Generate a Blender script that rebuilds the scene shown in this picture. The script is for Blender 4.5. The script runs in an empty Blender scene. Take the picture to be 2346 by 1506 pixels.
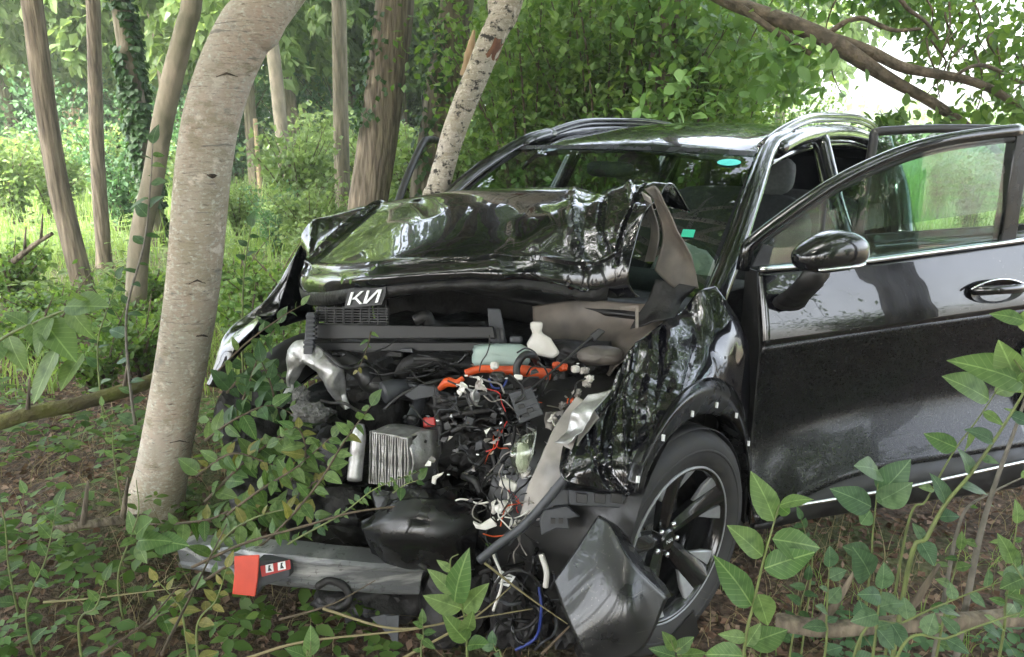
import bpy, math, random
import numpy as np
from mathutils import Vector, Matrix, noise
random.seed(7); RNG = np.random.default_rng(11)
sc = bpy.context.scene
col = sc.collection
PI = math.pi
R = math.radians

# ------------------------------------------------------------------ camera
CAM_H, PITCH, FPX = 1.6, R(15.5), 1700.0          # metres, downward tilt, focal length in photo pixels
cam_d = bpy.data.cameras.new('camera'); cam = bpy.data.objects.new('camera', cam_d); col.objects.link(cam)
cam.location = (0, 0, CAM_H); cam.rotation_euler = (PI/2 - PITCH, 0, 0)
cam_d.sensor_width = 36; cam_d.lens = FPX/2346*36; cam_d.clip_start = .05; cam_d.clip_end = 500
sc.camera = cam
# ------------------------------------------------------------------ sky and sun
SUN_EL, SUN_AZ = 55, -150
w = bpy.data.worlds.new('World'); sc.world = w; w.use_nodes = True
nt = w.node_tree; bg = nt.nodes['Background']
sky = nt.nodes.new('ShaderNodeTexSky'); sky.sky_type = 'NISHITA'; sky.sun_disc = False
sky.sun_elevation = R(SUN_EL); sky.sun_rotation = R(SUN_AZ)
sky.air_density = 1.0; sky.dust_density = 5.0; sky.ozone_density = 1.0
hs = nt.nodes.new('ShaderNodeHueSaturation'); hs.inputs['Saturation'].default_value = .45
nt.links.new(sky.outputs[0], hs.inputs['Color']); nt.links.new(hs.outputs[0], bg.inputs[0]); bg.inputs[1].default_value = .15
sun_d = bpy.data.lights.new('sun', 'SUN'); sun_d.energy = 1.2; sun_d.angle = R(12); sun_d.color = (1, .95, .86)
sun = bpy.data.objects.new('sun', sun_d); col.objects.link(sun)
sun.rotation_euler = (R(90 - SUN_EL), 0, R(180 - SUN_AZ))
sc.view_settings.view_transform = 'Standard'; sc.view_settings.look = 'None'; sc.view_settings.gamma = 1
sc.view_settings.exposure = 3.5
sc.cycles.use_denoising = True
sc.cycles.max_bounces = 6; sc.cycles.diffuse_bounces = 3; sc.cycles.transparent_max_bounces = 12
sc.cycles.sample_clamp_indirect = 6

# ------------------------------------------------------------------ geometry of the place
CP, SP = math.cos(PITCH), math.sin(PITCH)
YAW = R(38.5)                                      # the wreck stands turned this far from the view axis
CF = np.array([-math.sin(YAW), -math.cos(YAW), 0.]); CL = np.array([math.cos(YAW), -math.sin(YAW), 0.]); CU = np.array([0, 0, 1.])
EYE = np.array([0, 0, CAM_H])
CO = np.array([-.1985, 2.577, 0.])                 # front axle centre on the ground
def ray(px, py):
    u = (px - 1173)/FPX; v = -(py - 753)/FPX
    return np.array([u, CP + v*SP, v*CP - SP])
def at(px, py, Y):                                 # world point at world distance Y
    r = ray(px, py); return EYE + r*(Y/r[1])
def atz(px, py, z=0.):
    r = ray(px, py); return EYE + r*((z - CAM_H)/r[2])
def car(P): d = np.asarray(P) - CO; return np.array([d@CF, d@CL, d[2]])
def carw(q): return CO + CF*q[0] + CL*q[1] + CU*q[2]
def V(px, py, d): return car(EYE + ray(px, py)*d)  # car-space point at a measured depth
def pc(px, py, x=None, y=None, z=None):            # car-space point on a plane of the car
    r = ray(px, py)
    if z is not None: return car(EYE + r*(z - CAM_H)/r[2])
    n, k = (CF, x) if x is not None else (CL, y)
    return car(EYE + r*((k - (EYE - CO)@n)/(r@n)))
def rot_c():                                       # car root rotation about z
    return math.atan2(CF[1], CF[0])

# ------------------------------------------------------------------ helpers
def tag(o, label=None, cat=None, group=None, kind=None):
    if label: o['label'] = label
    if cat: o['category'] = cat
    if group: o['group'] = group
    if kind: o['kind'] = kind
    return o
def empty(name, loc=(0, 0, 0), rz=0., parent=None):
    o = bpy.data.objects.new(name, None); col.objects.link(o); o.location = loc; o.rotation_euler = (0, 0, rz)
    o.empty_display_size = .1
    if parent: o.parent = parent
    return o
def link(name, me, parent=None):
    o = bpy.data.objects.new(name, me); col.objects.link(o)
    if parent: o.parent = parent
    return o
def nz(v):
    v = np.asarray(v, float); return v/(np.linalg.norm(v) + 1e-12)

class MB:
    def __init__(s): s.v = []; s.f = []
    def add(s, vs, fs):
        b = len(s.v); s.v += [tuple(float(c) for c in p) for p in vs]; s.f += [tuple(i + b for i in q) for q in fs]; return s
    def grid(s, P, closed=False):
        P = np.asarray(P); r, c = P.shape[:2]
        fs = []
        for i in range(r - 1):
            for j in range(c if closed else c - 1):
                k = (j + 1) % c
                fs.append((i*c + j, i*c + k, (i+1)*c + k, (i+1)*c + j))
        return s.add(P.reshape(-1, 3), fs)
    def tube(s, pts, rad, n=8, cap=True, flat=1., ref=None):
        pts = np.asarray(pts, float); m = len(pts)
        rad = np.full(m, rad, float) if np.isscalar(rad) else np.asarray(rad, float)
        T = np.gradient(pts, axis=0); T /= np.linalg.norm(T, axis=1)[:, None] + 1e-12
        a = np.asarray(ref if ref is not None else ((0, 0, 1) if abs(T[0][2]) < .9 else (1, 0, 0)), float)
        rings = []
        for i in range(m):
            a = a - T[i]*(a@T[i]); a = nz(a); b = np.cross(T[i], a)
            th = np.arange(n)*2*PI/n
            rings.append(pts[i] + rad[i]*(np.cos(th)[:, None]*a + flat*np.sin(th)[:, None]*b))
        s.grid(np.array(rings), True)
        if cap:
            e = len(s.v); s.f.append(tuple(range(e - n, e))); s.f.append(tuple(reversed(range(e - m*n, e - m*n + n))))
        return s
    def box(s, c, h, ax=None):
        c = np.asarray(c, float); ax = np.eye(3) if ax is None else np.asarray(ax, float)
        vs = [c + ax[0]*h[0]*i + ax[1]*h[1]*j + ax[2]*h[2]*k for i in (-1, 1) for j in (-1, 1) for k in (-1, 1)]
        return s.add(vs, [(0, 1, 3, 2), (4, 6, 7, 5), (0, 4, 5, 1), (2, 3, 7, 6), (0, 2, 6, 4), (1, 5, 7, 3)])
    def prism(s, poly, off):                       # polygon of 3-D points swept by a vector
        poly = [np.asarray(p, float) for p in poly]; n = len(poly); off = np.asarray(off, float)
        vs = poly + [p + off for p in poly]
        fs = [tuple(range(n)), tuple(reversed(range(n, 2*n)))] + [(i, i + n, (i+1) % n + n, (i+1) % n) for i in range(n)]
        return s.add(vs, fs)
    def lathe(s, prof, M, n=32):                   # profile (radius, height) about the local z of M (origin, ax, ay, az)
        o, ax, ay, az = [np.asarray(q, float) for q in M]
        th = np.arange(n)*2*PI/n
        rings = [o + az*h + r*(np.cos(th)[:, None]*ax + np.sin(th)[:, None]*ay) for r, h in prof]
        return s.grid(np.array(rings), True)
    def build(s, name, m, parent=None, smooth=True, bevel=0., solid=0., sub=0, auto=None):
        me = bpy.data.meshes.new(name); me.from_pydata(s.v, [], s.f); me.update()
        import bmesh
        bm = bmesh.new(); bm.from_mesh(me); bmesh.ops.recalc_face_normals(bm, faces=bm.faces); bm.to_mesh(me); bm.free()
        if m: me.materials.append(MATS[m] if isinstance(m, str) else m)
        me.polygons.foreach_set('use_smooth', [bool(smooth)]*len(me.polygons))
        if smooth and auto is not None: me.set_sharp_from_angle(angle=R(auto))
        o = link(name, me, parent)
        if solid:
            q = o.modifiers.new('s', 'SOLIDIFY'); q.thickness = solid; q.offset = -1
        if sub:
            q = o.modifiers.new('u', 'SUBSURF'); q.levels = q.render_levels = sub
        if bevel:
            q = o.modifiers.new('b', 'BEVEL'); q.width = bevel; q.segments = 2; q.limit_method = 'ANGLE'; q.angle_limit = R(40)
            if smooth: me.set_sharp_from_angle(angle=R(50))
        return o
def cr1(P, n):                                     # Catmull-Rom along axis 0
    P = np.asarray(P, float); m = len(P)
    t = np.linspace(0, m - 1, n); i = np.clip(t.astype(int), 0, m - 2); u = (t - i).reshape((-1,) + (1,)*(P.ndim - 1))
    E = np.concatenate([[2*P[0] - P[1]], P, [2*P[-1] - P[-2]]])
    a, b, c, d = E[i], E[i+1], E[i+2], E[i+3]
    return .5*(2*b + (c - a)*u + (2*a - 5*b + 4*c - d)*u**2 + (3*b - a - 3*c + d)*u**3)
def cr2(P, nr, nc):
    A = cr1(P, nr); return cr1(A.swapaxes(0, 1), nc).swapaxes(0, 1)
def gnorm(G):
    n = np.cross(np.gradient(G, axis=1), np.gradient(G, axis=0)); return n/(np.linalg.norm(n, axis=2)[..., None] + 1e-9)
def ns(p, k=1., o=0.): return noise.noise(Vector((p[0]*k + o, p[1]*k + o*.7, p[2]*k - o)))
def ridge(p, k, o=0.): return 1 - 2*abs(ns(p, k, o))
def raw_mesh(name, verts, faces, m, smooth=False):
    verts = np.asarray(verts, np.float32); faces = np.asarray(faces, np.int32); k = faces.shape[1]
    me = bpy.data.meshes.new(name); me.vertices.add(len(verts)); me.vertices.foreach_set('co', verts.ravel())
    me.loops.add(faces.size); me.loops.foreach_set('vertex_index', faces.ravel())
    me.polygons.add(len(faces)); me.polygons.foreach_set('loop_start', np.arange(0, faces.size, k, dtype=np.int32))
    me.polygons.foreach_set('use_smooth', np.full(len(faces), smooth))
    me.update(calc_edges=True); me.validate()
    for q in (m if isinstance(m, (list, tuple)) else [m]): me.materials.append(MATS[q])
    return me

# ------------------------------------------------------------------ materials
MATS = {}
def newmat(name):
    m = bpy.data.materials.new(name); m.use_nodes = True; MATS[name] = m
    n = m.node_tree.nodes; return m, n, m.node_tree.links, n['Principled BSDF']
def mat(name, c1, c2=None, scale=8., rough=.5, rough2=None, metal=0., coat=0., bump=0., bscale=40., stretch=(1, 1, 1), spec=.5, detail=6., lo=.35, hi=.65, trans=0.):
    m, n, l, b = newmat(name)
    b.inputs['Base Color'].default_value = (*c1, 1); b.inputs['Roughness'].default_value = rough; b.inputs['Metallic'].default_value = metal
    b.inputs['Coat Weight'].default_value = coat; b.inputs['Coat Roughness'].default_value = .015; b.inputs['Coat IOR'].default_value = 1.62
    b.inputs['Specular IOR Level'].default_value = spec
    if trans: b.inputs['Transmission Weight'].default_value = trans
    tc = n.new('ShaderNodeTexCoord'); mp = n.new('ShaderNodeMapping'); mp.inputs['Scale'].default_value = stretch
    l.new(tc.outputs['Object'], mp.inputs[0])
    if c2 is not None or rough2 is not None:
        t = n.new('ShaderNodeTexNoise'); t.inputs['Scale'].default_value = scale; t.inputs['Detail'].default_value = detail
        l.new(mp.outputs[0], t.inputs['Vector'])
        r = n.new('ShaderNodeMapRange'); r.inputs[1].default_value = lo; r.inputs[2].default_value = hi; l.new(t.outputs[0], r.inputs[0])
        if c2 is not None:
            x = n.new('ShaderNodeMix'); x.data_type = 'RGBA'; x.inputs[6].default_value = (*c1, 1); x.inputs[7].default_value = (*c2, 1)
            l.new(r.outputs[0], x.inputs[0]); l.new(x.outputs[2], b.inputs['Base Color'])
        if rough2 is not None:
            q = n.new('ShaderNodeMapRange'); q.inputs[3].default_value = rough; q.inputs[4].default_value = rough2
            l.new(r.outputs[0], q.inputs[0]); l.new(q.outputs[0], b.inputs['Roughness'])
    if bump:
        t2 = n.new('ShaderNodeTexNoise'); t2.inputs['Scale'].default_value = bscale; t2.inputs['Detail'].default_value = 8
        l.new(mp.outputs[0], t2.inputs['Vector'])
        bp = n.new('ShaderNodeBump'); bp.inputs['Strength'].default_value = bump; bp.inputs['Distance'].default_value = .02
        l.new(t2.outputs[0], bp.inputs['Height']); l.new(bp.outputs[0], b.inputs['Normal'])
    return m
def leafmat(name, c1, c2, tr=.45, trc=None, rough=.45, veins=False):
    m, n, l, b = newmat(name)
    g = n.new('ShaderNodeNewGeometry'); oi = n.new('ShaderNodeObjectInfo')
    ad = n.new('ShaderNodeMath'); ad.operation = 'ADD'; fr = n.new('ShaderNodeMath'); fr.operation = 'FRACT'
    l.new(g.outputs['Random Per Island'], ad.inputs[0]); l.new(oi.outputs['Random'], ad.inputs[1]); l.new(ad.outputs[0], fr.inputs[0])
    x = n.new('ShaderNodeMix'); x.data_type = 'RGBA'; x.inputs[6].default_value = (*c1, 1); x.inputs[7].default_value = (*c2, 1)
    l.new(fr.outputs[0], x.inputs[0])
    if veins:                                       # leaf-local coordinates: x runs along the midrib
        tc = n.new('ShaderNodeTexCoord'); sp = n.new('ShaderNodeSeparateXYZ'); l.new(tc.outputs['Object'], sp.inputs[0])
        def M(op, a, c=None, e=None):
            q = n.new('ShaderNodeMath'); q.operation = op
            for i_, s_ in enumerate((a, c, e)):
                if s_ is None: continue
                if isinstance(s_, (int, float)): q.inputs[i_].default_value = s_
                else: l.new(s_, q.inputs[i_])
            return q.outputs[0]
        ay = M('ABSOLUTE', sp.outputs[1]); ph = M('MULTIPLY_ADD', ay, -.9, sp.outputs[0]); wv = M('PINGPONG', ph, .055)
        side = M('LESS_THAN', wv, .006); mid = M('LESS_THAN', ay, .012); v = M('MAXIMUM', M('MULTIPLY', side, .45), mid)
        nz_ = n.new('ShaderNodeTexNoise'); nz_.inputs['Scale'].default_value = 3.5; nz_.inputs['Detail'].default_value = 5; l.new(tc.outputs['Object'], nz_.inputs['Vector'])
        y = n.new('ShaderNodeMix'); y.data_type = 'RGBA'; y.inputs[7].default_value = (*[min(.6, q*1.7 + .03) for q in c2], 1); l.new(M('MULTIPLY', v, .55), y.inputs[0]); l.new(x.outputs[2], y.inputs[6])
        z = n.new('ShaderNodeMix'); z.data_type = 'RGBA'; z.inputs[7].default_value = (*[q*.55 for q in c1], 1); l.new(y.outputs[2], z.inputs[6])
        mr = n.new('ShaderNodeMapRange'); mr.inputs[1].default_value = .48; mr.inputs[2].default_value = .75; mr.inputs[4].default_value = .7; l.new(nz_.outputs[0], mr.inputs[0]); l.new(mr.outputs[0], z.inputs[0])
        bpn = n.new('ShaderNodeBump'); bpn.inputs['Strength'].default_value = .5; bpn.inputs['Distance'].default_value = .004; l.new(wv, bpn.inputs['Height']); l.new(bpn.outputs[0], b.inputs['Normal'])
        x = z
    l.new(x.outputs[2], b.inputs['Base Color']); b.inputs['Roughness'].default_value = rough; b.inputs['Specular IOR Level'].default_value = .35
    t = n.new('ShaderNodeBsdfTranslucent')
    tm = n.new('ShaderNodeMix'); tm.data_type = 'RGBA'; tm.blend_type = 'MULTIPLY'; tm.inputs[0].default_value = 1
    tm.inputs[7].default_value = (*(trc or (2.0, 1.9, .8)), 1); l.new(x.outputs[2], tm.inputs[6]); l.new(tm.outputs[2], t.inputs[0])
    s = n.new('ShaderNodeMixShader'); s.inputs[0].default_value = tr
    l.new(b.outputs[0], s.inputs[1]); l.new(t.outputs[0], s.inputs[2]); l.new(s.outputs[0], n['Material Output'].inputs[0])
    return m
def glassmat(name, tint, f0=.05, rough=0.0):
    m, n, l, b = newmat(name); n.remove(b)
    g = n.new('ShaderNodeNewGeometry'); d = n.new('ShaderNodeVectorMath'); d.operation = 'DOT_PRODUCT'
    l.new(g.outputs['Normal'], d.inputs[0]); l.new(g.outputs['Incoming'], d.inputs[1])
    def mth(op, a, c=None):
        q = n.new('ShaderNodeMath'); q.operation = op; l.new(a, q.inputs[0])
        if c is not None: q.inputs[1].default_value = c
        return q
    a = mth('ABSOLUTE', d.outputs['Value']); s = n.new('ShaderNodeMath'); s.operation = 'SUBTRACT'; s.inputs[0].default_value = 1; l.new(a.outputs[0], s.inputs[1])
    p = mth('POWER', s.outputs[0], 5.); q = mth('MULTIPLY_ADD', p.outputs[0], 1 - f0); q.inputs[2].default_value = f0
    t = n.new('ShaderNodeBsdfTransparent'); t.inputs[0].default_value = (*tint, 1)
    gl = n.new('ShaderNodeBsdfGlossy'); gl.inputs['Roughness'].default_value = rough
    x = n.new('ShaderNodeMixShader'); l.new(q.outputs[0], x.inputs[0]); l.new(t.outputs[0], x.inputs[1]); l.new(gl.outputs[0], x.inputs[2])
    l.new(x.outputs[0], n['Material Output'].inputs[0]); return m

mat('paint', (.004, .004, .006), rough=.12, coat=1.0, spec=.28, rough2=.25, scale=14)
def flecks(name, amount, size, colr, scratch=0.):
    m = MATS[name]; n = m.node_tree.nodes; l = m.node_tree.links; b = n['Principled BSDF']; tc = n.new('ShaderNodeTexCoord')
    t = n.new('ShaderNodeTexNoise'); t.inputs['Scale'].default_value = size; t.inputs['Detail'].default_value = 2; l.new(tc.outputs['Object'], t.inputs['Vector'])
    t2 = n.new('ShaderNodeTexNoise'); t2.inputs['Scale'].default_value = 5; t2.inputs['Detail'].default_value = 5; l.new(tc.outputs['Object'], t2.inputs['Vector'])
    r = n.new('ShaderNodeMapRange'); r.inputs[1].default_value = amount; r.inputs[2].default_value = amount + .04; l.new(t.outputs[0], r.inputs[0])
    r2 = n.new('ShaderNodeMapRange'); r2.inputs[1].default_value = .42; r2.inputs[2].default_value = .62; l.new(t2.outputs[0], r2.inputs[0])
    f = n.new('ShaderNodeMath'); f.operation = 'MULTIPLY'; l.new(r.outputs[0], f.inputs[0]); l.new(r2.outputs[0], f.inputs[1])
    fac = f.outputs[0]
    if scratch:
        mp = n.new('ShaderNodeMapping'); mp.inputs['Scale'].default_value = (4, 4, 60); mp.inputs['Rotation'].default_value = (.4, .3, 0); l.new(tc.outputs['Object'], mp.inputs[0])
        t3 = n.new('ShaderNodeTexNoise'); t3.inputs['Scale'].default_value = 3; t3.inputs['Detail'].default_value = 4; l.new(mp.outputs[0], t3.inputs['Vector'])
        r3 = n.new('ShaderNodeMapRange'); r3.inputs[1].default_value = .66; r3.inputs[2].default_value = .74; r3.inputs[4].default_value = scratch; l.new(t3.outputs[0], r3.inputs[0])
        mx = n.new('ShaderNodeMath'); mx.operation = 'MAXIMUM'; l.new(fac, mx.inputs[0]); l.new(r3.outputs[0], mx.inputs[1]); fac = mx.outputs[0]
    x = n.new('ShaderNodeMix'); x.data_type = 'RGBA'; x.inputs[7].default_value = (*colr, 1); l.new(fac, x.inputs[0])
    src = b.inputs['Base Color'].links[0].from_socket if b.inputs['Base Color'].links else None
    if src: l.new(src, x.inputs[6])
    else: x.inputs[6].default_value = b.inputs['Base Color'].default_value
    l.new(x.outputs[2], b.inputs['Base Color'])
flecks('paint', .70, 170, (.20, .19, .17))
mat('panel', (.007, .008, .009), (.02, .02, .02), scale=10, rough=.25, rough2=.45, coat=.3, spec=.5); flecks('panel', .66, 120, (.14, .13, .11), .35)
mat('badge_black', (.006, .006, .006), rough=.5)
mat('paint_low', (.005, .005, .007), (.009, .009, .010), scale=160, rough=.25, rough2=.32, coat=.2, spec=.38)   # dusty lower flank
flecks('paint_low', .71, 260, (.16, .15, .14))
mat('black_plastic', (.007, .007, .008), (.018, .017, .016), scale=20, rough=.34, rough2=.6)
mat('gloss_plastic', (.005, .005, .006), (.013, .013, .013), scale=12, rough=.12, rough2=.4)
mat('grey_plastic', (.05, .053, .06), (.03, .032, .036), scale=18, rough=.5)
mat('rubber', (.016, .016, .017), (.035, .033, .03), scale=25, rough=.62, rough2=.8)
mat('chrome', (.75, .76, .78), rough=.22, metal=1)
mat('rim_black', (.01, .01, .011), rough=.22, coat=.6)
mat('rim_grey', (.36, .37, .38), (.28, .28, .29), scale=30, rough=.35, metal=.35)
mat('alu', (.55, .55, .55), (.30, .29, .28), scale=25, rough=.34, rough2=.55, metal=.85, bump=.25, bscale=30)
mat('steel_grey', (.16, .165, .17), (.55, .55, .53), scale=5, stretch=(1, 1, 6), rough=.45, metal=.45, bump=.15, lo=.5, hi=.72)
mat('primer', (.25, .21, .175), (.10, .09, .08), scale=6, rough=.5, metal=.2)
mat('primer_pale', (.34, .31, .28), (.16, .15, .14), scale=9, rough=.45, metal=.2)
mat('dark_metal', (.006, .006, .007), (.028, .026, .025), scale=16, rough=.4, rough2=.65, metal=.3, bump=.3, bscale=50)
mat('white_plastic', (.72, .70, .66), (.55, .52, .47), scale=12, rough=.4)
mat('green_plastic', (.33, .42, .38), (.25, .33, .30), scale=8, rough=.32)
mat('orange', (.62, .085, .012), (.4, .05, .01), scale=20, rough=.4)
mat('red_orange', (.62, .065, .03), (.5, .055, .03), scale=14, rough=.42)
mat('red', (.5, .03, .025), rough=.4)
mat('blue', (.015, .03, .16), rough=.4)
mat('foam', (.16, .155, .15), (.07, .068, .065), scale=60, rough=.9, bump=.8, bscale=90)
mat('fabric', (.02, .02, .022), (.035, .035, .038), scale=60, rough=.85)
mat('fabric_grey', (.13, .13, .13), (.10, .10, .10), scale=60, rough=.85)
mat('airbag', (.62, .62, .60), (.5, .5, .49), scale=6, rough=.75)
mat('turquoise', (.05, .52, .50), (.10, .62, .58), scale=40, rough=.4)
mat('green_note', (.03, .55, .36), rough=.5)
mat('letter_white', (.78, .78, .78), rough=.3)
glassmat('windshield_glass', (.40, .50, .46), .12)
glassmat('door_glass', (.66, .78, .73), .13)
glassmat('clear_shard', (.86, .9, .82), .12, .15)
mat('bark_brown', (.25, .205, .15), (.085, .068, .05), scale=30, stretch=(1, 1, .10), rough=.9, bump=1.0, bscale=42)
mat('bark_grey', (.19, .16, .11), (.08, .072, .045), scale=22, stretch=(1, 1, .14), rough=.9, bump=.9, bscale=40)
mat('bark_limb', (.15, .115, .08), (.06, .048, .033), scale=14, rough=.9, bump=1.0, bscale=30)
mat('bark_pale', (.25, .21, .155), (.13, .12, .08), scale=9, stretch=(1, 1, .4), rough=.85, bump=.4, bscale=25)
mat('bark_scar', (.045, .035, .028), (.11, .085, .06), scale=50, rough=.95, bump=.8, bscale=90)
mat('torn_wood', (.24, .11, .06), (.10, .045, .03), scale=40, stretch=(1, 1, .15), rough=.85, bump=.8, bscale=30)
mat('fresh_wood', (.42, .30, .18), (.26, .18, .10), scale=12, stretch=(1, 1, .1), rough=.85, bump=.5, bscale=30)
mat('twig', (.12, .085, .055), (.06, .05, .03), scale=30, rough=.85)
mat('stem_green', (.16, .20, .06), (.11, .13, .05), scale=20, rough=.6)
mat('stem_grey', (.20, .18, .15), (.12, .11, .09), scale=30, rough=.8)
mat('moss_log', (.13, .13, .035), (.075, .055, .035), scale=6, rough=.95, bump=.8, bscale=40)
mat('fence_wood', (.34, .25, .16), (.22, .16, .10), scale=8, rough=.85)
leafmat('leaf', (.06, .13, .03), (.14, .225, .065), trc=(2.0, 1.85, .9))
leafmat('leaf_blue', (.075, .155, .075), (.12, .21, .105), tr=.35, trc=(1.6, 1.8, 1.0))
leafmat('leaf_light', (.10, .20, .06), (.15, .26, .09), tr=.4)
leafmat('leaf_dark', (.022, .06, .016), (.045, .10, .03), tr=.3)
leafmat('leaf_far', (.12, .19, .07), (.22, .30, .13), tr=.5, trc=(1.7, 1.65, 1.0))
leafmat('leaf_yellow', (.20, .20, .05), (.26, .24, .08), tr=.4)
for q_, a_, c_, t_ in (('vein_light', (.075, .155, .045), (.17, .25, .09), .4), ('vein_blue', (.055, .115, .06), (.12, .19, .10), .35), ('vein_green', (.04, .095, .025), (.12, .19, .06), .4), ('vein_yellow', (.17, .19, .05), (.25, .22, .08), .4), ('vein_dark', (.028, .07, .022), (.055, .115, .04), .3)): leafmat(q_, a_, c_, t_, (1.8, 1.75, .95), .42, True)
leafmat('dead_leaf', (.12, .075, .05), (.30, .21, .15), tr=.12, trc=(1.3, 1.0, .7), rough=.8)
leafmat('dead_leaf_dark', (.06, .035, .022), (.17, .10, .065), tr=.1, trc=(1.3, 1, .7), rough=.8)
leafmat('grass_blade', (.15, .26, .07), (.28, .36, .13), tr=.4, trc=(1.6, 1.6, .9), rough=.6)
leafmat('straw', (.33, .27, .15), (.20, .18, .09), tr=.2, trc=(1.2, 1.1, .8), rough=.7)
def birch_mat(name, base, warm, dark, lent, sc1, spot=.62):
    m, n, l, b = newmat(name)
    tc = n.new('ShaderNodeTexCoord')
    def tex(scale, st, det=8):
        mp = n.new('ShaderNodeMapping'); mp.inputs['Scale'].default_value = st; l.new(tc.outputs['Object'], mp.inputs[0])
        t = n.new('ShaderNodeTexNoise'); t.inputs['Scale'].default_value = scale; t.inputs['Detail'].default_value = det; t.inputs['Roughness'].default_value = .65
        l.new(mp.outputs[0], t.inputs['Vector']); return t.outputs[0]
    def ramp(s, a, z):
        r = n.new('ShaderNodeMapRange'); r.inputs[1].default_value = a; r.inputs[2].default_value = z; l.new(s, r.inputs[0]); return r.outputs[0]
    def mix(fac, a, c):
        x = n.new('ShaderNodeMix'); x.data_type = 'RGBA'; l.new(fac, x.inputs[0])
        if isinstance(a, tuple): x.inputs[6].default_value = (*a, 1)
        else: l.new(a, x.inputs[6])
        x.inputs[7].default_value = (*c, 1); return x.outputs[2]
    c = mix(ramp(tex(3.5, (1, 1, .7)), .38, .66), base, warm)
    c = mix(ramp(tex(1.7, (1, 1, .6), 5), .45, .62), c, tuple(q*k_ for q, k_ in zip(base, (.68, .67, .58))))
    c = mix(ramp(tex(60, (1, 1, 1.4), 4), .52, .70), c, tuple(min(.72, q*1.3) for q in base))
    c = mix(ramp(tex(5.5, (1, 1, 11), 4), .635, .675), c, tuple(q*.45 for q in base))
    c = mix(ramp(tex(9, (1, 1, 1.6), 7), .55, .64), c, tuple(q*k_ for q, k_ in zip(base, (.66, .62, .52))))
    c = mix(ramp(tex(14, (1, 1, 1.2), 6), .60, .66), c, tuple(min(.78, q*1.22) for q in base))
    c = mix(ramp(tex(110, (1, 1, 2.), 3), .66, .76), c, tuple(q*.5 for q in base))
    c = mix(ramp(tex(26, (1, 1, 5)), lent, lent + .14), c, dark)
    c = mix(ramp(tex(7*sc1, (1, 1, 1.3)), spot, spot + .07), c, tuple(q*.55 for q in base) if spot > .6 else dark)
    l.new(c, b.inputs['Base Color']); b.inputs['Roughness'].default_value = .8
    bp = n.new('ShaderNodeBump'); bp.inputs['Strength'].default_value = 1.; bp.inputs['Distance'].default_value = .02
    l.new(tex(30, (1, 1, 3.5)), bp.inputs['Height']); l.new(bp.outputs[0], b.inputs['Normal'])
birch_mat('bark_near', (.64, .575, .49), (.60, .43, .32), (.14, .105, .08), .575, 1.)
flecks('steel_grey', .60, 60, (.06, .055, .05), .5)
birch_mat('bark_birch', (.56, .51, .44), (.44, .36, .27), (.035, .03, .025), .60, 3.2, .53)

# ground: leaf litter with mossy green patches, turning to meadow soil beyond the trees
def ground_mat():
    m, n, l, b = newmat('soil')
    tc = n.new('ShaderNodeTexCoord')
    def tex(s, d=8):
        t = n.new('ShaderNodeTexNoise'); t.inputs['Scale'].default_value = s; t.inputs['Detail'].default_value = d; l.new(tc.outputs['Object'], t.inputs['Vector']); return t.outputs[0]
    def ramp(s, a, z):
        r = n.new('ShaderNodeMapRange'); r.inputs[1].default_value = a; r.inputs[2].default_value = z; l.new(s, r.inputs[0]); return r.outputs[0]
    def mix(f, a, c):
        x = n.new('ShaderNodeMix'); x.data_type = 'RGBA'; l.new(f, x.inputs[0])
        for k, q in ((6, a), (7, c)):
            if isinstance(q, tuple): x.inputs[k].default_value = (*q, 1)
            else: l.new(q, x.inputs[k])
        return x.outputs[2]
    a = mix(ramp(tex(35), .35, .65), (.045, .030, .020), (.15, .10, .068))
    g = mix(ramp(tex(12), .3, .7), (.06, .10, .025), (.13, .19, .05))
    sp = n.new('ShaderNodeSeparateXYZ'); l.new(tc.outputs['Object'], sp.inputs[0])
    far = ramp(sp.outputs[1], 6., 10.)
    pt = ramp(tex(.9), .52, .66)
    mx = n.new('ShaderNodeMath'); mx.operation = 'MAXIMUM'; l.new(far, mx.inputs[0]); l.new(pt, mx.inputs[1])
    c = mix(mx.outputs[0], a, g)
    l.new(c, b.inputs['Base Color']); b.inputs['Roughness'].default_value = .95
    bp = n.new('ShaderNodeBump'); bp.inputs['Distance'].default_value = .03; l.new(tex(45), bp.inputs['Height']); l.new(bp.outputs[0], b.inputs['Normal'])
ground_mat()

# ------------------------------------------------------------------ ground
def gh(x, y):
    z = .05*noise.noise(Vector((x*.6, y*.6, 3.1))) + .03*noise.noise(Vector((x*1.7, y*1.7, 9.)))
    z *= min(1., abs(math.hypot(x - .4, y - 2.9))/2.2)
    z += .14*math.exp(-((x + 1.62)**2 + (y - 2.75)**2)/.35)                  # root mound of the pale tree
    return z
xs = np.concatenate([-np.geomspace(90, 12, 14), np.arange(-11, 11.01, .22), np.geomspace(12, 90, 14)])
ys = np.concatenate([-np.geomspace(60, 9, 12), np.arange(-8, 22.01, .25), np.geomspace(23, 110, 16)])
mb = MB(); mb.grid(np.array([[(x, y, gh(x, y)) for x in xs] for y in ys]))
tag(mb.build('ground', 'soil'), kind='structure')

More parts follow.
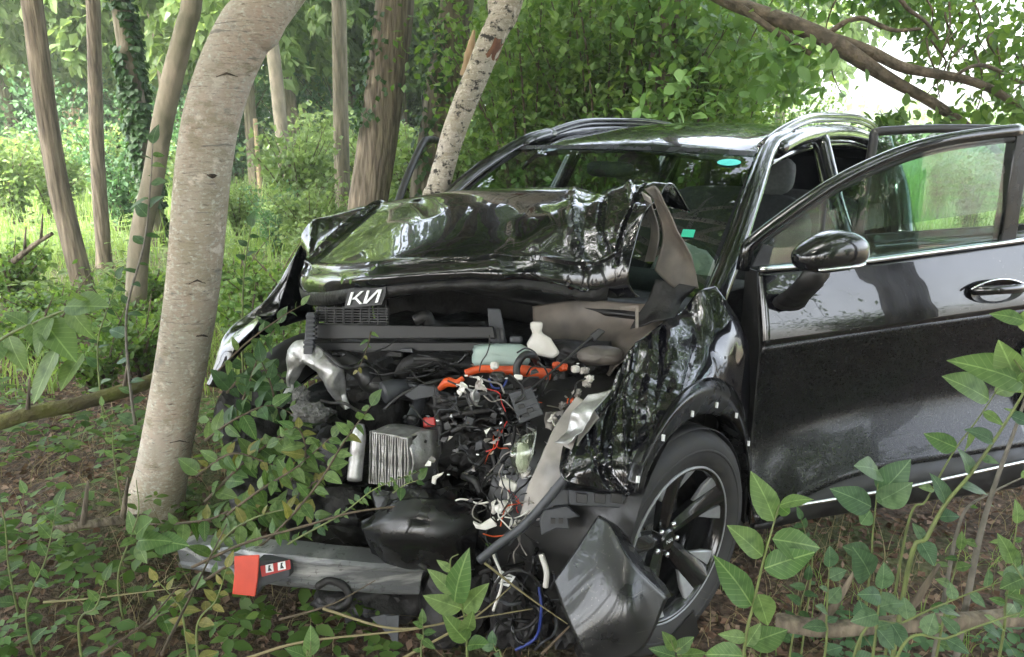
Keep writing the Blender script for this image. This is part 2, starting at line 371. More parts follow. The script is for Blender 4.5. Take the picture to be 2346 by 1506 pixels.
# ------------------------------------------------------------------ leaves
LEAF_NEAR = (np.array([(0, 0, 0), (.3, 0, -.02), (.65, 0, -.035), (1, 0, -.12), (.18, .17, .02), (.45, .26, .03), (.78, .15, -.02),
                       (.18, -.17, .02), (.45, -.26, .03), (.78, -.15, -.02)], float),
             [(0, 1, 4, 4), (1, 2, 5, 4), (2, 3, 6, 5), (0, 7, 1, 1), (1, 7, 8, 2), (2, 8, 9, 3)])
LEAF_FAR = (np.array([(0, 0, 0), (.5, .33, .05), (1, 0, -.08), (.5, -.33, .05)], float), [(0, 2, 1), (0, 3, 2)])
def leaf_cloud(name, P, D, N, S, m, near=False, wid=1.):
    T, F = (LEAF_NEAR if near else LEAF_FAR)
    F = [f if len(set(f)) == len(f) else None for f in F] if near else F
    if near:                                        # triangles only
        F = [(0, 1, 4), (1, 2, 5), (1, 5, 4), (2, 3, 6), (2, 6, 5), (0, 7, 1), (1, 7, 8), (1, 8, 2), (2, 8, 9), (2, 9, 3)]
    P = np.asarray(P, float); D = np.asarray(D, float); N = np.asarray(N, float)
    D = D/(np.linalg.norm(D, axis=1)[:, None] + 1e-9); N = N - D*(N*D).sum(1)[:, None]; N /= np.linalg.norm(N, axis=1)[:, None] + 1e-9
    B = np.cross(N, D); S = np.asarray(S, float)[:, None, None]
    vs = P[:, None, :] + S*(T[None, :, 0:1]*D[:, None, :] + wid*T[None, :, 1:2]*B[:, None, :] + T[None, :, 2:3]*N[:, None, :])
    k = len(T); fs = (np.arange(len(P))*k)[:, None, None] + np.array(F)[None]
    return raw_mesh(name, vs.reshape(-1, 3), fs.reshape(-1, 3), m, smooth=near)
def rdirs(n, up=.0):
    d = RNG.normal(size=(n, 3)); d[:, 2] += up; return d/np.linalg.norm(d, axis=1)[:, None]
# ------------------------------------------------------------------ the wreck
suv = empty('wrecked_car', CO, rot_c())
tag(suv, 'wrecked black car with crushed front, buckled bonnet and open doors beside the pale tree', 'car')
def zat(x, y, py):                                  # height of the car-space vertical at (x, y) that shows at image row py
    lo, hi = -.5, 2.5
    for _ in range(40):
        m = (lo + hi)/2; P = carw((x, y, m)) - EYE
        dd = P[1]*CP - P[2]*SP; yy = 753 - FPX*(P[2]*CP + P[1]*SP)/dd
        if yy > py: lo = m
        else: hi = m
    return (lo + hi)/2
def tri(x): return 4*abs(x - math.floor(x + .5)) - 1
def crumple(G, amp, k=7., mask=None, st=(1, 1, 1), o=0., det=.5, bias=None):
    """sheet-metal folds: several triangle waves give flat facets that meet in sharp creases and die out"""
    G = np.array(G); N = gnorm(G); out = G.copy(); rn = random.Random(int(o*10) + 3)
    wv = []
    for i, (l, a) in enumerate(((2.4, .55), (1.7, .45), (1.2, .34), (.85, .24), (.6, .16), (.42, .10), (.3, .07))):
        d = np.array([rn.gauss(0, 1) for _ in range(3)])
        if bias is not None and i % 3: d = np.asarray(bias, float)*1.6 + d*.5
        wv.append((nz(d)*k/l, a*(1 if l > .7 else det*1.6), rn.random()*7))
    for i in range(G.shape[0]):
        for j in range(G.shape[1]):
            a = amp*(1. if mask is None else mask(i/(G.shape[0]-1), j/(G.shape[1]-1)))
            if a == 0: continue
            p = G[i, j]*np.array(st); w_ = np.array([ns(p, k*.35, 3 + o), ns(p, k*.35, 7 + o), ns(p, k*.35, 11 + o)])*.5/k
            h = 0
            for q, (d, b, f) in enumerate(wv): h += b*tri(float((p + w_)@d)*.5 + f)*max(0, .55 + 1.1*ns(p, k*.3, f + q))
            out[i, j] += N[i, j]*a*h
    return out

# bonnet: five rows from the front lip over the crest down to the cowl
YC = [-.82, -.66, -.45, -.22, .02, .25, .43, .56, .64]
XL = [.10, .20, .30, .37, .39, .27, .14, .02, -.08]
def brow(xs, pys): return [(x, y, zat(x, y, p)) for x, y, p in zip(xs, YC, pys)]
hood = [
    brow([x - .05 for x in XL], [690, 712, 716, 712, 684, 655, 668, 690, 660]),
    brow(XL, [640, 655, 668, 668, 650, 632, 640, 672, 640]),
    brow([x - .03 for x in XL], [598, 612, 618, 624, 618, 606, 598, 612, 575]),
    brow([.07, .10, .13, .15, .13, .06, -.02, -.10, -.18], [540, 560, 560, 545, 538, 535, 530, 545, 490]),
    brow([-.02, -.06, -.10, -.12, -.15, -.18, -.20, -.22, -.27], [502, 500, 484, 466, 462, 470, 462, 470, 440]),
    brow([-.10, -.18, -.26, -.33, -.36, -.36, -.34, -.33, -.34], [520, 478, 452, 436, 431, 430, 430, 424, 424]),
]
last = [(x - .16, y, z - .10) for x, y, z in hood[-1]]
hood.append(last)
G = cr2(np.array(hood), 110, 190)
def hm(v, u):
    a = .045 + .95*max(0, min(1, (u - .60)/.12)) + .7*max(0, (.20 - u)/.20) + .35*max(0, (.30 - v)/.30)
    return a
G = crumple(G, .060, 5.6, hm, (1, 1.0, 1.), 2., .45, bias=(-.5, .75, .2))
G = crumple(G, .0035, 20., lambda v, u: max(0, min(1, (u - .60)/.1)) + .5*max(0, (.2 - u)/.2) + .04, (1, 1, 1), 9., .9)
# long diagonal creases running from the crest to the pushed-in corner
N = gnorm(G)
for i in range(G.shape[0]):
    v = i/(G.shape[0]-1)
    for j in range(G.shape[1]):
        u = j/(G.shape[1]-1); d = 0
        for (u0, v0, u1, v1, wd, am) in ((.64, .80, .86, .34, .010, .020), (.70, .86, .90, .40, .008, -.016), (.80, .84, .93, .60, .010, .02), (.30, .72, .42, .60, .012, -.012), (.17, .82, .20, .28, .008, .025), (.02, .62, .18, .38, .010, .016), (.88, .80, .955, .3, .008, -.022), (.05, .36, .95, .37, .012, .010)):
            e = np.array([u1-u0, v1-v0]); q = np.array([u-u0, v-v0]); t = max(0, min(1, q@e/(e@e))); dist = np.linalg.norm(q - t*e)
            d += am*math.exp(-(dist/wd)**2)*(.55 + .45*math.sin(t*PI))
        G[i, j] += N[i, j]*d
mb = MB(); mb.grid(G); hood_o = mb.build('bonnet', 'paint', suv, solid=.006, auto=16)
tag(hood_o, 'buckled black bonnet folded up in front of the windscreen')
# inner bonnet panel under the skin, and the torn side flap hanging by the pillar
mb = MB(); mb.grid(G[14:90:5, 10:-8:8] - np.array([0, 0, .035])); mb.build('bonnet_liner', 'dark_metal', hood_o, solid=.012)
fl = [[pc(1478, 432, y=.63), pc(1500, 470, y=.66), pc(1520, 540, y=.68), pc(1500, 620, y=.66)],
      [pc(1500, 425, y=.66), pc(1530, 500, y=.69), pc(1560, 580, y=.71), pc(1545, 660, y=.70)],
      [pc(1512, 440, y=.69), pc(1553, 530, y=.72), pc(1590, 610, y=.74), pc(1600, 662, y=.75)]]
mb = MB(); mb.grid(crumple(cr2(np.array(fl), 26, 40), .02, 9, None, (1, 1, 1), 4)); mb.build('side_flap', 'primer', hood_o, solid=.006)
fl = [[pc(1470, 440, y=.60), pc(1492, 520, y=.60), pc(1478, 600, y=.58)], [pc(1490, 455, y=.64), pc(1512, 540, y=.645), pc(1500, 600, y=.62)]]
mb = MB(); mb.grid(crumple(cr2(np.array(fl), 14, 34), .018, 12, None, (1, 1, 1), 8)); mb.build('torn_edge', 'primer_pale', hood_o, solid=.004)
# badge letters on the lip: slanted strokes on a dark plate
b0 = pc(808, 697, y=-.055)+np.array([.02, 0, 0]); bx = pc(884, 690, y=.055)+np.array([.02, 0, 0]) - b0; bz = pc(812, 668, y=-.055)+np.array([.02, 0, 0]) - b0; bn = nz(np.cross(bx, bz)); bn = bn*np.sign(bn[0])
def stroke(x0, z0, x1, z1, w_): return [b0 + bx*a + bz*c for a, c in ((x0, z0), (x0 + w_, z0), (x1 + w_, z1), (x1, z1))]
mb = MB(); mb.prism([b0 + bx*a + bz*c - bn*.008 for a, c in ((-.12, -.25), (1.02, -.25), (1.1, .5), (1.08, 1.2), (-.06, 1.22))], bn*.006)
plate = mb.build('badge_plate', 'badge_black', suv, smooth=False, bevel=.002)
for s_ in ([(0, 0, .07, 1, .075)], [(.12, .42, .36, 1, .085)], [(.16, .58, .38, 0, .08)], [(.48, 0, .55, 1, .075)], [(.50, 0, .86, 1, .085)], [(.84, 0, .91, 1, .075)]):
    mb = MB(); mb.prism(stroke(*s_[0]), bn*.004); mb.build('badge_letter_stroke', 'letter_white', plate, smooth=False)

# near front wing: crumpled sheet between the door gap and the folded front corner
fc = [
 [pc(1640, 655, y=.80), pc(1690, 730, y=.88), pc(1713, 800, y=.915), pc(1718, 900, y=.925), pc(1722, 1010, y=.925), pc(1725, 1130, y=.92)],
 [pc(1600, 668, y=.77), pc(1650, 760, y=.87), pc(1675, 830, y=.91), pc(1688, 880, y=.93), pc(1700, 925, y=.94), pc(1708, 960, y=.945)],
 [pc(1560, 715, y=.74), pc(1600, 780, y=.84), pc(1630, 830, y=.90), pc(1645, 866, y=.93), pc(1652, 900, y=.945), pc(1655, 925, y=.95)],
 [pc(1500, 758, y=.72), pc(1530, 800, y=.80), pc(1560, 840, y=.86), pc(1580, 880, y=.91), pc(1592, 915, y=.94), pc(1600, 935, y=.95)],
 [pc(1448, 800, y=.70), pc(1465, 850, y=.76), pc(1490, 890, y=.83), pc(1515, 930, y=.89), pc(1530, 960, y=.93), pc(1540, 980, y=.945)],
 [pc(1425, 835, y=.70), pc(1420, 890, y=.74), pc(1440, 940, y=.80), pc(1470, 985, y=.86), pc(1490, 1020, y=.92), pc(1498, 1040, y=.94)],
 [pc(1395, 880, y=.69), pc(1375, 950, y=.74), pc(1400, 1000, y=.80), pc(1430, 1040, y=.86), pc(1458, 1075, y=.91), pc(1466, 1090, y=.93)],
 [pc(1345, 920, y=.68), pc(1320, 1000, y=.72), pc(1350, 1050, y=.80), pc(1400, 1085, y=.85), pc(1440, 1115, y=.89), pc(1450, 1128, y=.91)],
 [pc(1310, 960, y=.68), pc(1285, 1040, y=.71), pc(1292, 1098, y=.76), pc(1360, 1116, y=.82), pc(1420, 1128, y=.87), pc(1440, 1136, y=.89)]]
G = cr2(np.array(fc), 170, 90)
G = crumple(G, .048, 6., lambda v, u: (.20 + .95*max(0, min(1, (v - .18)/.3)))*(1 - .75*max(0, (u - .8)/.2))*(1 - .5*max(0, (v - .88)/.12)), (1., 1., 1.), 6., .5, bias=(.75, -.2, .6))
N = gnorm(G)
for i in range(G.shape[0]):                          # drawn-out creases running down to the torn corner
    v = i/(G.shape[0]-1)
    for j in range(G.shape[1]):
        u = j/(G.shape[1]-1); d = 0
        for (v0, u0, v1, u1, wd, am) in ((.36, .02, .62, .85, .016, .014), (.48, .0, .80, .80, .014, -.012), (.58, .05, .97, .70, .016, .016), (.66, .0, .98, .35, .012, -.012), (.50, .25, .92, .95, .012, .012), (.40, .35, .70, .98, .010, -.010), (.76, .05, .96, .9, .010, .012), (.22, .1, .42, .7, .014, .010), (.56, .15, .88, .60, .008, -.010)):
            e = np.array([v1-v0, u1-u0]); q = np.array([v-v0, u-u0]); t = max(0, min(1, q@e/(e@e))); dist = np.linalg.norm(q - t*e)
            d += am*max(0, 1 - dist/(wd*1.9))*(.5 + .5*math.sin(t*PI))
        G[i, j] += N[i, j]*d
G = crumple(G, .0075, 17., lambda v, u: max(.03, min(1, (v - .2)/.3))*(1 - .8*max(0, (u - .8)/.2)), (1, 1, 1), 14., 1., bias=(.75, -.2, -.6))
mb = MB(); mb.grid(G); wing = mb.build('front_wing', 'paint', suv, solid=.004, auto=16)
tag(wing, 'crumpled front wing above the wheel with torn lower corner')
# wheel arch trim with white clip marks
ao = [(1452, 1128), (1468, 1060), (1500, 985), (1545, 915), (1600, 872), (1650, 868), (1690, 905), (1712, 965), (1722, 1050), (1726, 1130), (1722, 1205)]
ai = [(1472, 1120), (1492, 1062), (1530, 1005), (1570, 968), (1610, 950), (1645, 950), (1675, 968), (1695, 1005), (1708, 1062), (1714, 1130), (1712, 1195)]
rows = [[pc(x, y, y=.945) for x, y in ao], [pc((x*2+a)/3, (y*2+b)/3, y=.972) for (x, y), (a, b) in zip(ao, ai)], [pc((x+a*2)/3, (y+b*2)/3, y=.97) for (x, y), (a, b) in zip(ao, ai)], [pc(x, y, y=.955) for x, y in ai], [pc(x, y, y=.955) + np.array([0, -.05, 0]) for x, y in ai]]
mb = MB(); mb.grid(cr2(np.array(rows), 14, 60)); arch = mb.build('wheel_arch_trim', 'gloss_plastic', wing, solid=.004)
for x, y in ((1585, 948), (1641, 928), (1686, 952), (1518, 1003), (1460, 1098), (1714, 1016)):
    c = pc(x, y, y=.978); mb = MB(); mb.prism([c + np.array(d) for d in ((.006, 0, .011), (-.007, 0, .006), (-.005, 0, -.011), (.007, 0, -.006))], (0, .004, 0))
    mb.build('trim_clip', 'letter_white', wing, smooth=False)
# wheel well behind the arch
mb = MB(); th = np.linspace(-.35, PI + .2, 24)
mb.grid(np.array([[(-.05 + .43*math.cos(t), y, .40 + .42*math.sin(t)) for t in th] for y in (.93, .6, .45)])); 
mb.build('wheel_well', 'black_plastic', suv)
# far front wing, crushed
fc = [[(-.42, -.90, 1.02), (-.42, -.93, .80), (-.42, -.93, .45)], [(-.1, -.86, 1.08), (-.1, -.94, .85), (-.1, -.94, .74)], pc(690, 560, y=-.84)[None].repeat(1, 0).tolist() + [(.12, -.95, .85), (.2, -.95, .72)],
      [pc(640, 700, y=-.86), (.32, -.95, .80), (.38, -.95, .62)], [pc(590, 720, y=-.82), pc(505, 800, y=-.90), pc(470, 880, y=-.92)], [pc(600, 730, y=-.70), pc(540, 800, y=-.80), pc(500, 890, y=-.84)]]
G = crumple(cr2(np.array([[np.asarray(q, float) for q in r] for r in fc]), 60, 40), .03, 8, None, (1, 1, 1), 12)
mb = MB(); mb.grid(G); tag(mb.build('front_wing', 'paint', suv, solid=.004), 'far front wing squashed against the pale tree')

# ---------------------------------------------------------------- cabin: roof, pillars, glass
def arc_y(y, w_): return 1 - (y/w_)**2
rr = []
for x, zc, w_ in ((-1.10, 1.485, .62), (-1.20, 1.525, .625), (-1.45, 1.565, .63), (-1.9, 1.60, .63), (-2.5, 1.595, .62), (-3.0, 1.555, .60), (-3.25, 1.52, .58)):
    rr.append([(x + (.07*(1 - arc_y(y, w_)) if False else -.07*(y/w_)**2 if x > -1.3 else 0), y, zc - .055*(y/w_)**2 - (.05 if abs(y) >= w_*.99 else 0)) for y in np.linspace(-w_, w_, 13)])
mb = MB(); mb.grid(cr2(np.array(rr), 40, 40)); roof = mb.build('roof', 'paint', suv, solid=.02)
for s in (-1, 1):
    xs_ = np.linspace(-1.18, -3.05, 24); pts = []
    for x in xs_:
        t = (x + 1.18)/(-1.87); zr = 1.475 + .115*math.sin(min(1, t*2.6)*PI/2) - .06*max(0, (t - .6)/.4)**2 + .012
        if s > 0: zr += .02
        pts.append((x, s*(.61 + .015*math.sin(t*PI)), zr + .012*math.sin(min(1, min(t, 1-t)*9)*PI/2)))
    mb = MB(); mb.tube(pts, .015, 10, flat=.9)
    mb.tube([(x, y, z - .022) for x, y, z in pts], .012, 8)
    mb.build('roof_rail', 'paint', roof)
def pillar(name, pts, wx, wy, m='paint'):
    mb = MB(); mb.tube(cr1(pts, 20), cr1(np.array([[wx[0]], [wx[1]]]), 20)[:, 0], 12, flat=wy, ref=(0, 1, 0)); return mb.build(name, m, suv)
for s in (-1, 1):
    pillar('windscreen_pillar', [(-.36, s*.79, .98), (-.62, s*.755, 1.16), (-.92, s*.70, 1.36), (-1.22, s*.635, 1.50), (-1.45, s*.63, 1.545)], (.042, .036), 1.0)
    pillar('roof_side_frame', [(-1.25, s*.645, 1.49), (-1.6, s*.65, 1.545), (-2.2, s*.65, 1.555), (-2.8, s*.63, 1.51), (-3.2, s*.62, 1.44)], (.038, .038), 1.0)
    pillar('centre_pillar', [(-1.62, s*.89, .35), (-1.66, s*.88, .95), (-1.74, s*.76, 1.28), (-1.80, s*.66, 1.53)], (.05, .04), 1.1)
    pillar('rear_pillar', [(-2.75, s*.88, .95), (-2.95, s*.78, 1.22), (-3.0, s*.65, 1.50)], (.07, .06), 1.1)
    mb = MB()                                          # rear quarter with sill
    q = [[(-2.35, s*.90, .30), (-2.45, s*.92, .60), (-2.6, s*.91, .90), (-2.75, s*.86, 1.05)], [(-2.7, s*.93, .76), (-2.75, s*.93, .80), (-2.85, s*.91, .95), (-2.95, s*.85, 1.10)],
         [(-3.1, s*.92, .60), (-3.1, s*.92, .72), (-3.15, s*.90, .92), (-3.2, s*.82, 1.10)], [(-3.5, s*.80, .35), (-3.55, s*.80, .60), (-3.5, s*.78, .90), (-3.45, s*.74, 1.08)]]
    mb.grid(cr2(np.array(q), 24, 16)); mb.build('rear_quarter', 'paint', suv, solid=.02)
    mb = MB(); mb.box((-1.45, s*.86, .25), (1.0, .06, .07)); mb.build('sill', 'black_plastic', suv, bevel=.02)
    mb = MB(); mb.prism([(-2.86, s*.80, 1.12), (-3.18, s*.78, 1.14), (-3.12, s*.66, 1.42), (-2.95, s*.70, 1.42)], (0, s*.004, 0)); mb.build('quarter_glass', 'door_glass', suv, smooth=False)
    mb = MB(); q = [(-.45, s*.80, .30), (-.45, s*.80, .98), (-.39, s*.80, 1.0), (-.36, s*.80, .35)]; mb.prism(q, (0, s*.05, 0)); mb.build('hinge_pillar', 'black_plastic', suv, bevel=.006)
# tailgate and rear bumper
mb = MB(); mb.grid(cr2(np.array([[(-3.25, y, 1.50), (-3.45, y*1.15, 1.15), (-3.52, y*1.25, .85), (-3.58, y*1.3, .55), (-3.5, y*1.3, .32)] for y in (-.58, -.3, 0, .3, .58)]), 16, 20)); mb.build('tailgate', 'paint', suv, solid=.03)
# floor, firewall
mb = MB(); mb.box((-1.9, 0, .27), (1.5, .82, .03)); mb.build('floor_pan', 'black_plastic', suv)
mb = MB(); mb.box((-.42, 0, .68), (.03, .80, .34)); mb.build('firewall', 'dark_metal', suv, bevel=.01)
# windscreen
wsr = []
for t in np.linspace(0, 1, 8):
    x = -.40 + t*(-1.16 + .40); z = 1.03 + t*(1.485 - 1.03) + .02*math.sin(t*PI); w_ = .74 - t*.135
    wsr.append([(x + .10*(1 - (y/w_)**2)*(1 - .35*t), y, z + (.015*(1 - (y/w_)**2))) for y in np.linspace(-w_, w_, 13)])
WS = np.array(wsr)
mb = MB(); mb.grid(cr2(WS, 24, 30)); ws = mb.build('windscreen', 'windshield_glass', suv)
# dark printed band along the top of the glass
mb = MB(); mb.grid(cr2(WS, 24, 30)[22:24] + np.array([.003, 0, .003])); mb.build('frit_band', 'gloss_plastic', ws)
WF = cr2(WS, 60, 60)
def on_ws(px, py):
    best = None
    for i in range(60):
        for j in range(60):
            P = carw(WF[i, j]) - EYE; d = P[1]*CP - P[2]*SP; e = (1173 + FPX*P[0]/d - px)**2 + (753 - FPX*(P[2]*CP + P[1]*SP)/d - py)**2
            if best is None or e < best[0]: best = (e, i, j)
    return WF[best[1], best[2]], gnorm(WF)[best[1], best[2]]
for nm, px, py, a, b, m, n in (('sticker', 1668, 374, .047, .026, 'turquoise', 20), ('parking_note', 1577, 540, .032, .03, 'green_note', 4)):
    c, nn = on_ws(px, py); nn = nn*np.sign(nn[0]); ex = nz(np.cross((0, 0, 1), nn)); ez = np.cross(nn, ex)
    th = np.arange(n)*2*PI/n + (PI/4 if n == 4 else 0)
    mb = MB(); mb.prism([c + nn*.004 + ex*a*math.cos(t) + ez*b*math.sin(t) for t in th], nn*.001); mb.build(nm, m, ws, smooth=False)
# cowl
mb = MB(); mb.grid(np.array([[(-.22 + .1*(1 - (y/.78)**2) - .04, y, .99) for y in np.linspace(-.76, .76, 13)], [(-.44 + .1*(1 - (y/.78)**2), y, 1.025) for y in np.linspace(-.76, .76, 13)]])); mb.build('cowl', 'black_plastic', suv, solid=.02)
# dashboard, steering wheel, limp airbag
d_ = [(-.50, 1.00), (-.62, 1.04), (-.85, 1.02), (-.92, .95), (-.86, .80), (-.80, .55)]
mb = MB(); mb.grid(np.array([[(x + .04*(1 - abs(y)), y, z) for x, z in d_] for y in np.linspace(-.76, .76, 15)])); mb.build('dashboard', 'fabric', suv, solid=.02)
th = np.linspace(0, 2*PI, 33)
mb = MB(); mb.tube([np.array((-1.02, .37, .93)) + .18*(math.cos(t)*np.array((0, 1, 0)) + math.sin(t)*nz((-.35, 0, 1))) for t in th], .016, 8, cap=False); mb.box((-1.0, .37, .93), (.03, .07, .05)); mb.build('steering_wheel', 'fabric', suv)
def blob(c, h, k=3., a=.15, n=24, o=0., p_=2.):
    rows = []
    for i in range(n//2 + 1):
        ph = PI*i/(n//2); r = []
        for j in range(n):
            t = 2*PI*j/n; d = np.array((math.sin(ph)*math.cos(t), math.sin(ph)*math.sin(t), math.cos(ph)))
            d2 = d/((np.abs(d)**p_).sum()**(1/p_)); f = 1 + a*ns(d*k*.5, 1, o) + a*.5*ns(d*k*1.6, 1, o + 4)
            r.append(np.asarray(c) + d2*np.asarray(h)*f)
        rows.append(r)
    return np.array(rows)
mb = MB(); mb.grid(blob((-.93, -.42, 1.10), (.13, .24, .12), 4, .35, 30), True); mb.build('airbag', 'airbag', suv)
mb = MB(); mb.grid(blob((-1.05, .38, .93), (.06, .17, .17), 4, .3, o=3), True); mb.build('airbag', 'airbag', suv)
# seats
for y in (.38, -.38):
    seat = empty('seat', (0, 0, 0), parent=suv)
    mb = MB(); mb.grid(blob((-1.55, y, .58), (.28, .25, .10), 2, .05, p_=4), True); mb.build('cushion', 'fabric', seat)
    ax_ = nz((-.28, 0, 1)); mb = MB(); Gb = blob((0, 0, 0), (.09, .25, .34), 2, .05, p_=4)
    Gb = np.array([[np.array((-1.84, y, .92)) + nz((1, 0, .28))*p[0] + np.array((0, 1, 0))*p[1] + ax_*p[2] for p in r] for r in Gb]); mb.grid(Gb, True); mb.build('backrest', 'fabric', seat)
    mb = MB(); mb.grid(blob((-1.95, y, 1.34), (.065, .13, .10), 2, .05, p_=3), True); mb.build('headrest', 'fabric_grey' if y > 0 else 'fabric', seat)
    for k in (-.05, .05):
        mb = MB(); mb.tube([(-1.93, y + k, 1.2), (-1.95, y + k, 1.32)], .007, 6); mb.build('headrest_post', 'chrome', seat)
seat = empty('rear_bench', (0, 0, 0), parent=suv)
mb = MB(); mb.grid(blob((-2.55, 0, .58), (.26, .65, .10), 2, .04, p_=5), True); mb.build('cushion', 'fabric', seat)
mb = MB(); mb.grid(blob((-2.85, 0, .90), (.10, .65, .30), 2, .04, p_=5), True); mb.build('backrest', 'fabric', seat)
# interior mirror
mb = MB(); mb.grid(blob((-1.02, 0.0, 1.40), (.015, .12, .035), 2, .0, p_=4), True); mb.build('rear_view_mirror', 'black_plastic', suv)

# ---------------------------------------------------------------- doors
def door_frame(hx, hy, phi, side):
    D = np.array((-math.cos(phi), side*math.sin(phi), 0)); Nn = np.array((math.sin(phi), side*math.cos(phi), 0)); H = np.array((hx, hy, 0))
    def q(s, n, z): return H + D*s + Nn*n + np.array((0, 0, z))
    nw = CF*Nn[0] + CL*Nn[1]; hw = carw(H)
    def pix(px, py, n=0.):
        r = ray(px, py); t = ((hw + nw*n - EYE)@nw)/(r@nw); c = car(EYE + r*t) - H; return float(c@D), float(c[2])
    return q, pix, D, Nn
q, pix, DD, DN = door_frame(-.43, .93, R(37), 1)
door = empty('front_door', (0, 0, 0), parent=suv); tag(door, 'open front door with chrome window strip and mirror')
def line(pts): P = sorted(pix(*p) for p in pts); return lambda s: float(np.interp(s, [a for a, b in P], [b for a, b in P]) if s <= P[-1][0] else P[-1][1] + (s - P[-1][0])*(P[-1][1] - P[-2][1])/(P[-1][0] - P[-2][0]))
belt = line([(1722, 628), (2000, 606), (2340, 560)]); char = line([(1720, 790), (2340, 703)])
clad = line([(1740, 1168), (1800, 1118), (1883, 1080), (1979, 1052), (2340, 996)]); chro = line([(1783, 1131), (2035, 1091), (2297, 1035)]); bott = line([(1738, 1185), (1818, 1176), (2253, 1112)])
SEND = 1.16
ss = np.linspace(.012, SEND, 44)
prof = [(0, -.035), (.35, -.008), (.8, .022), (1., .030)]
rows = []
for t in np.linspace(0, 1, 14): rows.append([q(s, np.interp(t, [p[0] for p in prof], [p[1] for p in prof]), belt(s) + (char(s) - belt(s))*t) for s in ss])
mb = MB(); mb.grid(np.array(rows)); skin = mb.build('upper_panel', 'paint', door, solid=.004)
rows = []
for t in np.linspace(0, 1, 24):
    n = .030 - .060*math.sin(min(1, t/.6)*PI/2) + (.115*((t - .58)/.42)**1.7 if t > .58 else 0)
    rows.append([q(s, n, char(s) + (clad(s) - char(s))*t) for s in ss])
mb = MB(); mb.grid(np.array(rows)); mb.build('lower_panel', 'paint_low', door, solid=.004)
rows = [[q(s, .082 if k < 3 else .05, clad(s) + (bott(s) - clad(s))*t) for s in ss] for k, t in enumerate((0., .5, .85, 1.))]
mb = MB(); mb.grid(np.array(rows)); mb.build('cladding', 'black_plastic', door, solid=.01)
mb = MB(); mb.tube([q(s, .090, chro(s)) for s in ss[5:]], [.003] + [.0085]*(len(ss) - 6), 8, flat=.9); mb.build('sill_strip', 'chrome', door)
mb = MB(); mb.tube([q(s, -.028, belt(s) + .006) for s in ss], .0095, 8); mb.build('belt_strip', 'chrome', door)
# inner trim
mb = MB(); mb.grid(np.array([[q(s, -.10 + (.03 if 0 < k < 3 else .02), belt(s) + (bott(s) + .03 - belt(s))*t) for s in ss] for k, t in enumerate((0, .3, .6, 1))])); mb.build('door_card', 'fabric', door, solid=.01)
mb = MB(); mb.prism([q(.005, .025, bott(0)), q(.005, .02, char(0)), q(.005, -.035, belt(0)), q(.005, -.10, belt(0)), q(.005, -.09, bott(0))], DD*.006); mb.build('hinge_edge', 'black_plastic', door, smooth=False)
mb = MB(); mb.prism([q(SEND, .025, bott(SEND)), q(SEND, .02, char(SEND)), q(SEND, -.035, belt(SEND)), q(SEND, -.10, belt(SEND)), q(SEND, -.09, bott(SEND))], DD*.006); mb.build('latch_edge', 'paint', door, smooth=False)
# window frame
top = [pix(*p, -.05) for p in ((1716, 566), (1760, 530), (1830, 478), (1910, 425), (1990, 383), (2080, 346), (2170, 322), (2260, 308), (2340, 299))]
tp = cr1(np.array(top), 50)
tp = np.concatenate([[(tp[0][0] - .01, belt(0))], tp])
mb = MB(); mb.tube([q(s, -.06, z) for s, z in tp], .021, 10, flat=1.1, ref=tuple(DN)); fr = mb.build('window_frame', 'paint', door)
mb = MB(); mb.tube([q(s + .004, -.062, z - .026) for s, z in tp[1:]], .013, 8, ref=tuple(DN)); mb.build('window_seal', 'rubber', door)
st_, zt_ = pix(2336, 300, -.05)
mb = MB(); mb.prism([q(st_ - .012, -.035, belt(st_)), q(st_ + .055, -.035, belt(st_)), q(st_ + .055, -.048, zt_), q(st_ - .012, -.048, zt_)], -DN*.04); mb.build('rear_window_post', 'gloss_plastic', door, bevel=.004)
s1, z1 = pix(1874, 618, -.05); s2, z2 = pix(1893, 455, -.05)
mb = MB(); mb.tube([q(s1, -.055, z1), q(s2, -.06, z2)], .011, 8); mb.build('quarter_post', 'black_plastic', door)
gl = [q(s + .004, -.05, z - .012) for s, z in tp[2::3]]
sr = st_
poly = [q(.02, -.045, belt(.02))] + [p for p in gl if (p - q(0, 0, 0))@DD < sr] + [q(sr, -.045, belt(sr))]
mb = MB(); mb.prism(poly, -DN*.004); mb.build('window_glass', 'door_glass', door, smooth=False)
# small triangle at the mirror foot with the row of black and white marks on the pillar label
mb = MB(); a, b_ = pix(1726, 612, -.03), pix(1752, 560, -.03); mb.prism([q(a[0], -.035, a[1]), q(a[0] + .06, -.035, a[1] + .004), q(b_[0] + .035, -.035, b_[1] - .01), q(b_[0], -.035, b_[1])], -DN*.006); mb.build('corner_trim', 'grey_plastic', door, smooth=False)
# mirror
mir = door
mc = car(EYE + ray(1902, 582)*2.20)
rows = []
bx_ = nz(np.cross((0, 0, 1), DN)); bx_ = bx_*np.sign(bx_@DD)
for i in range(17):
    ph = PI*i/16; r = []
    for j in range(28):
        t = 2*PI*j/28; d = np.array((math.sin(ph)*math.cos(t), math.sin(ph)*math.sin(t), math.cos(ph))); d = d/((np.abs(d)**2.6).sum()**(1/2.6))
        sx = d[0]*.120; top_ = .070*(1 - .55*max(0, -d[0])**1.5 - .22*max(0, d[0])**2); sz = d[2]*(top_ if d[2] > 0 else .052) + .006*d[0]
        r.append(mc + bx_*sx + np.array((0, 0, sz)) + DN*d[1]*.065)
    rows.append(r)
G = np.array(rows)
mb = MB(); mb.grid(G[:12], True); mb.build('mirror_cap', 'paint', mir, sub=1)
mb = MB(); mb.grid(G[11:], True); mb.build('mirror_shell', 'black_plastic', mir)
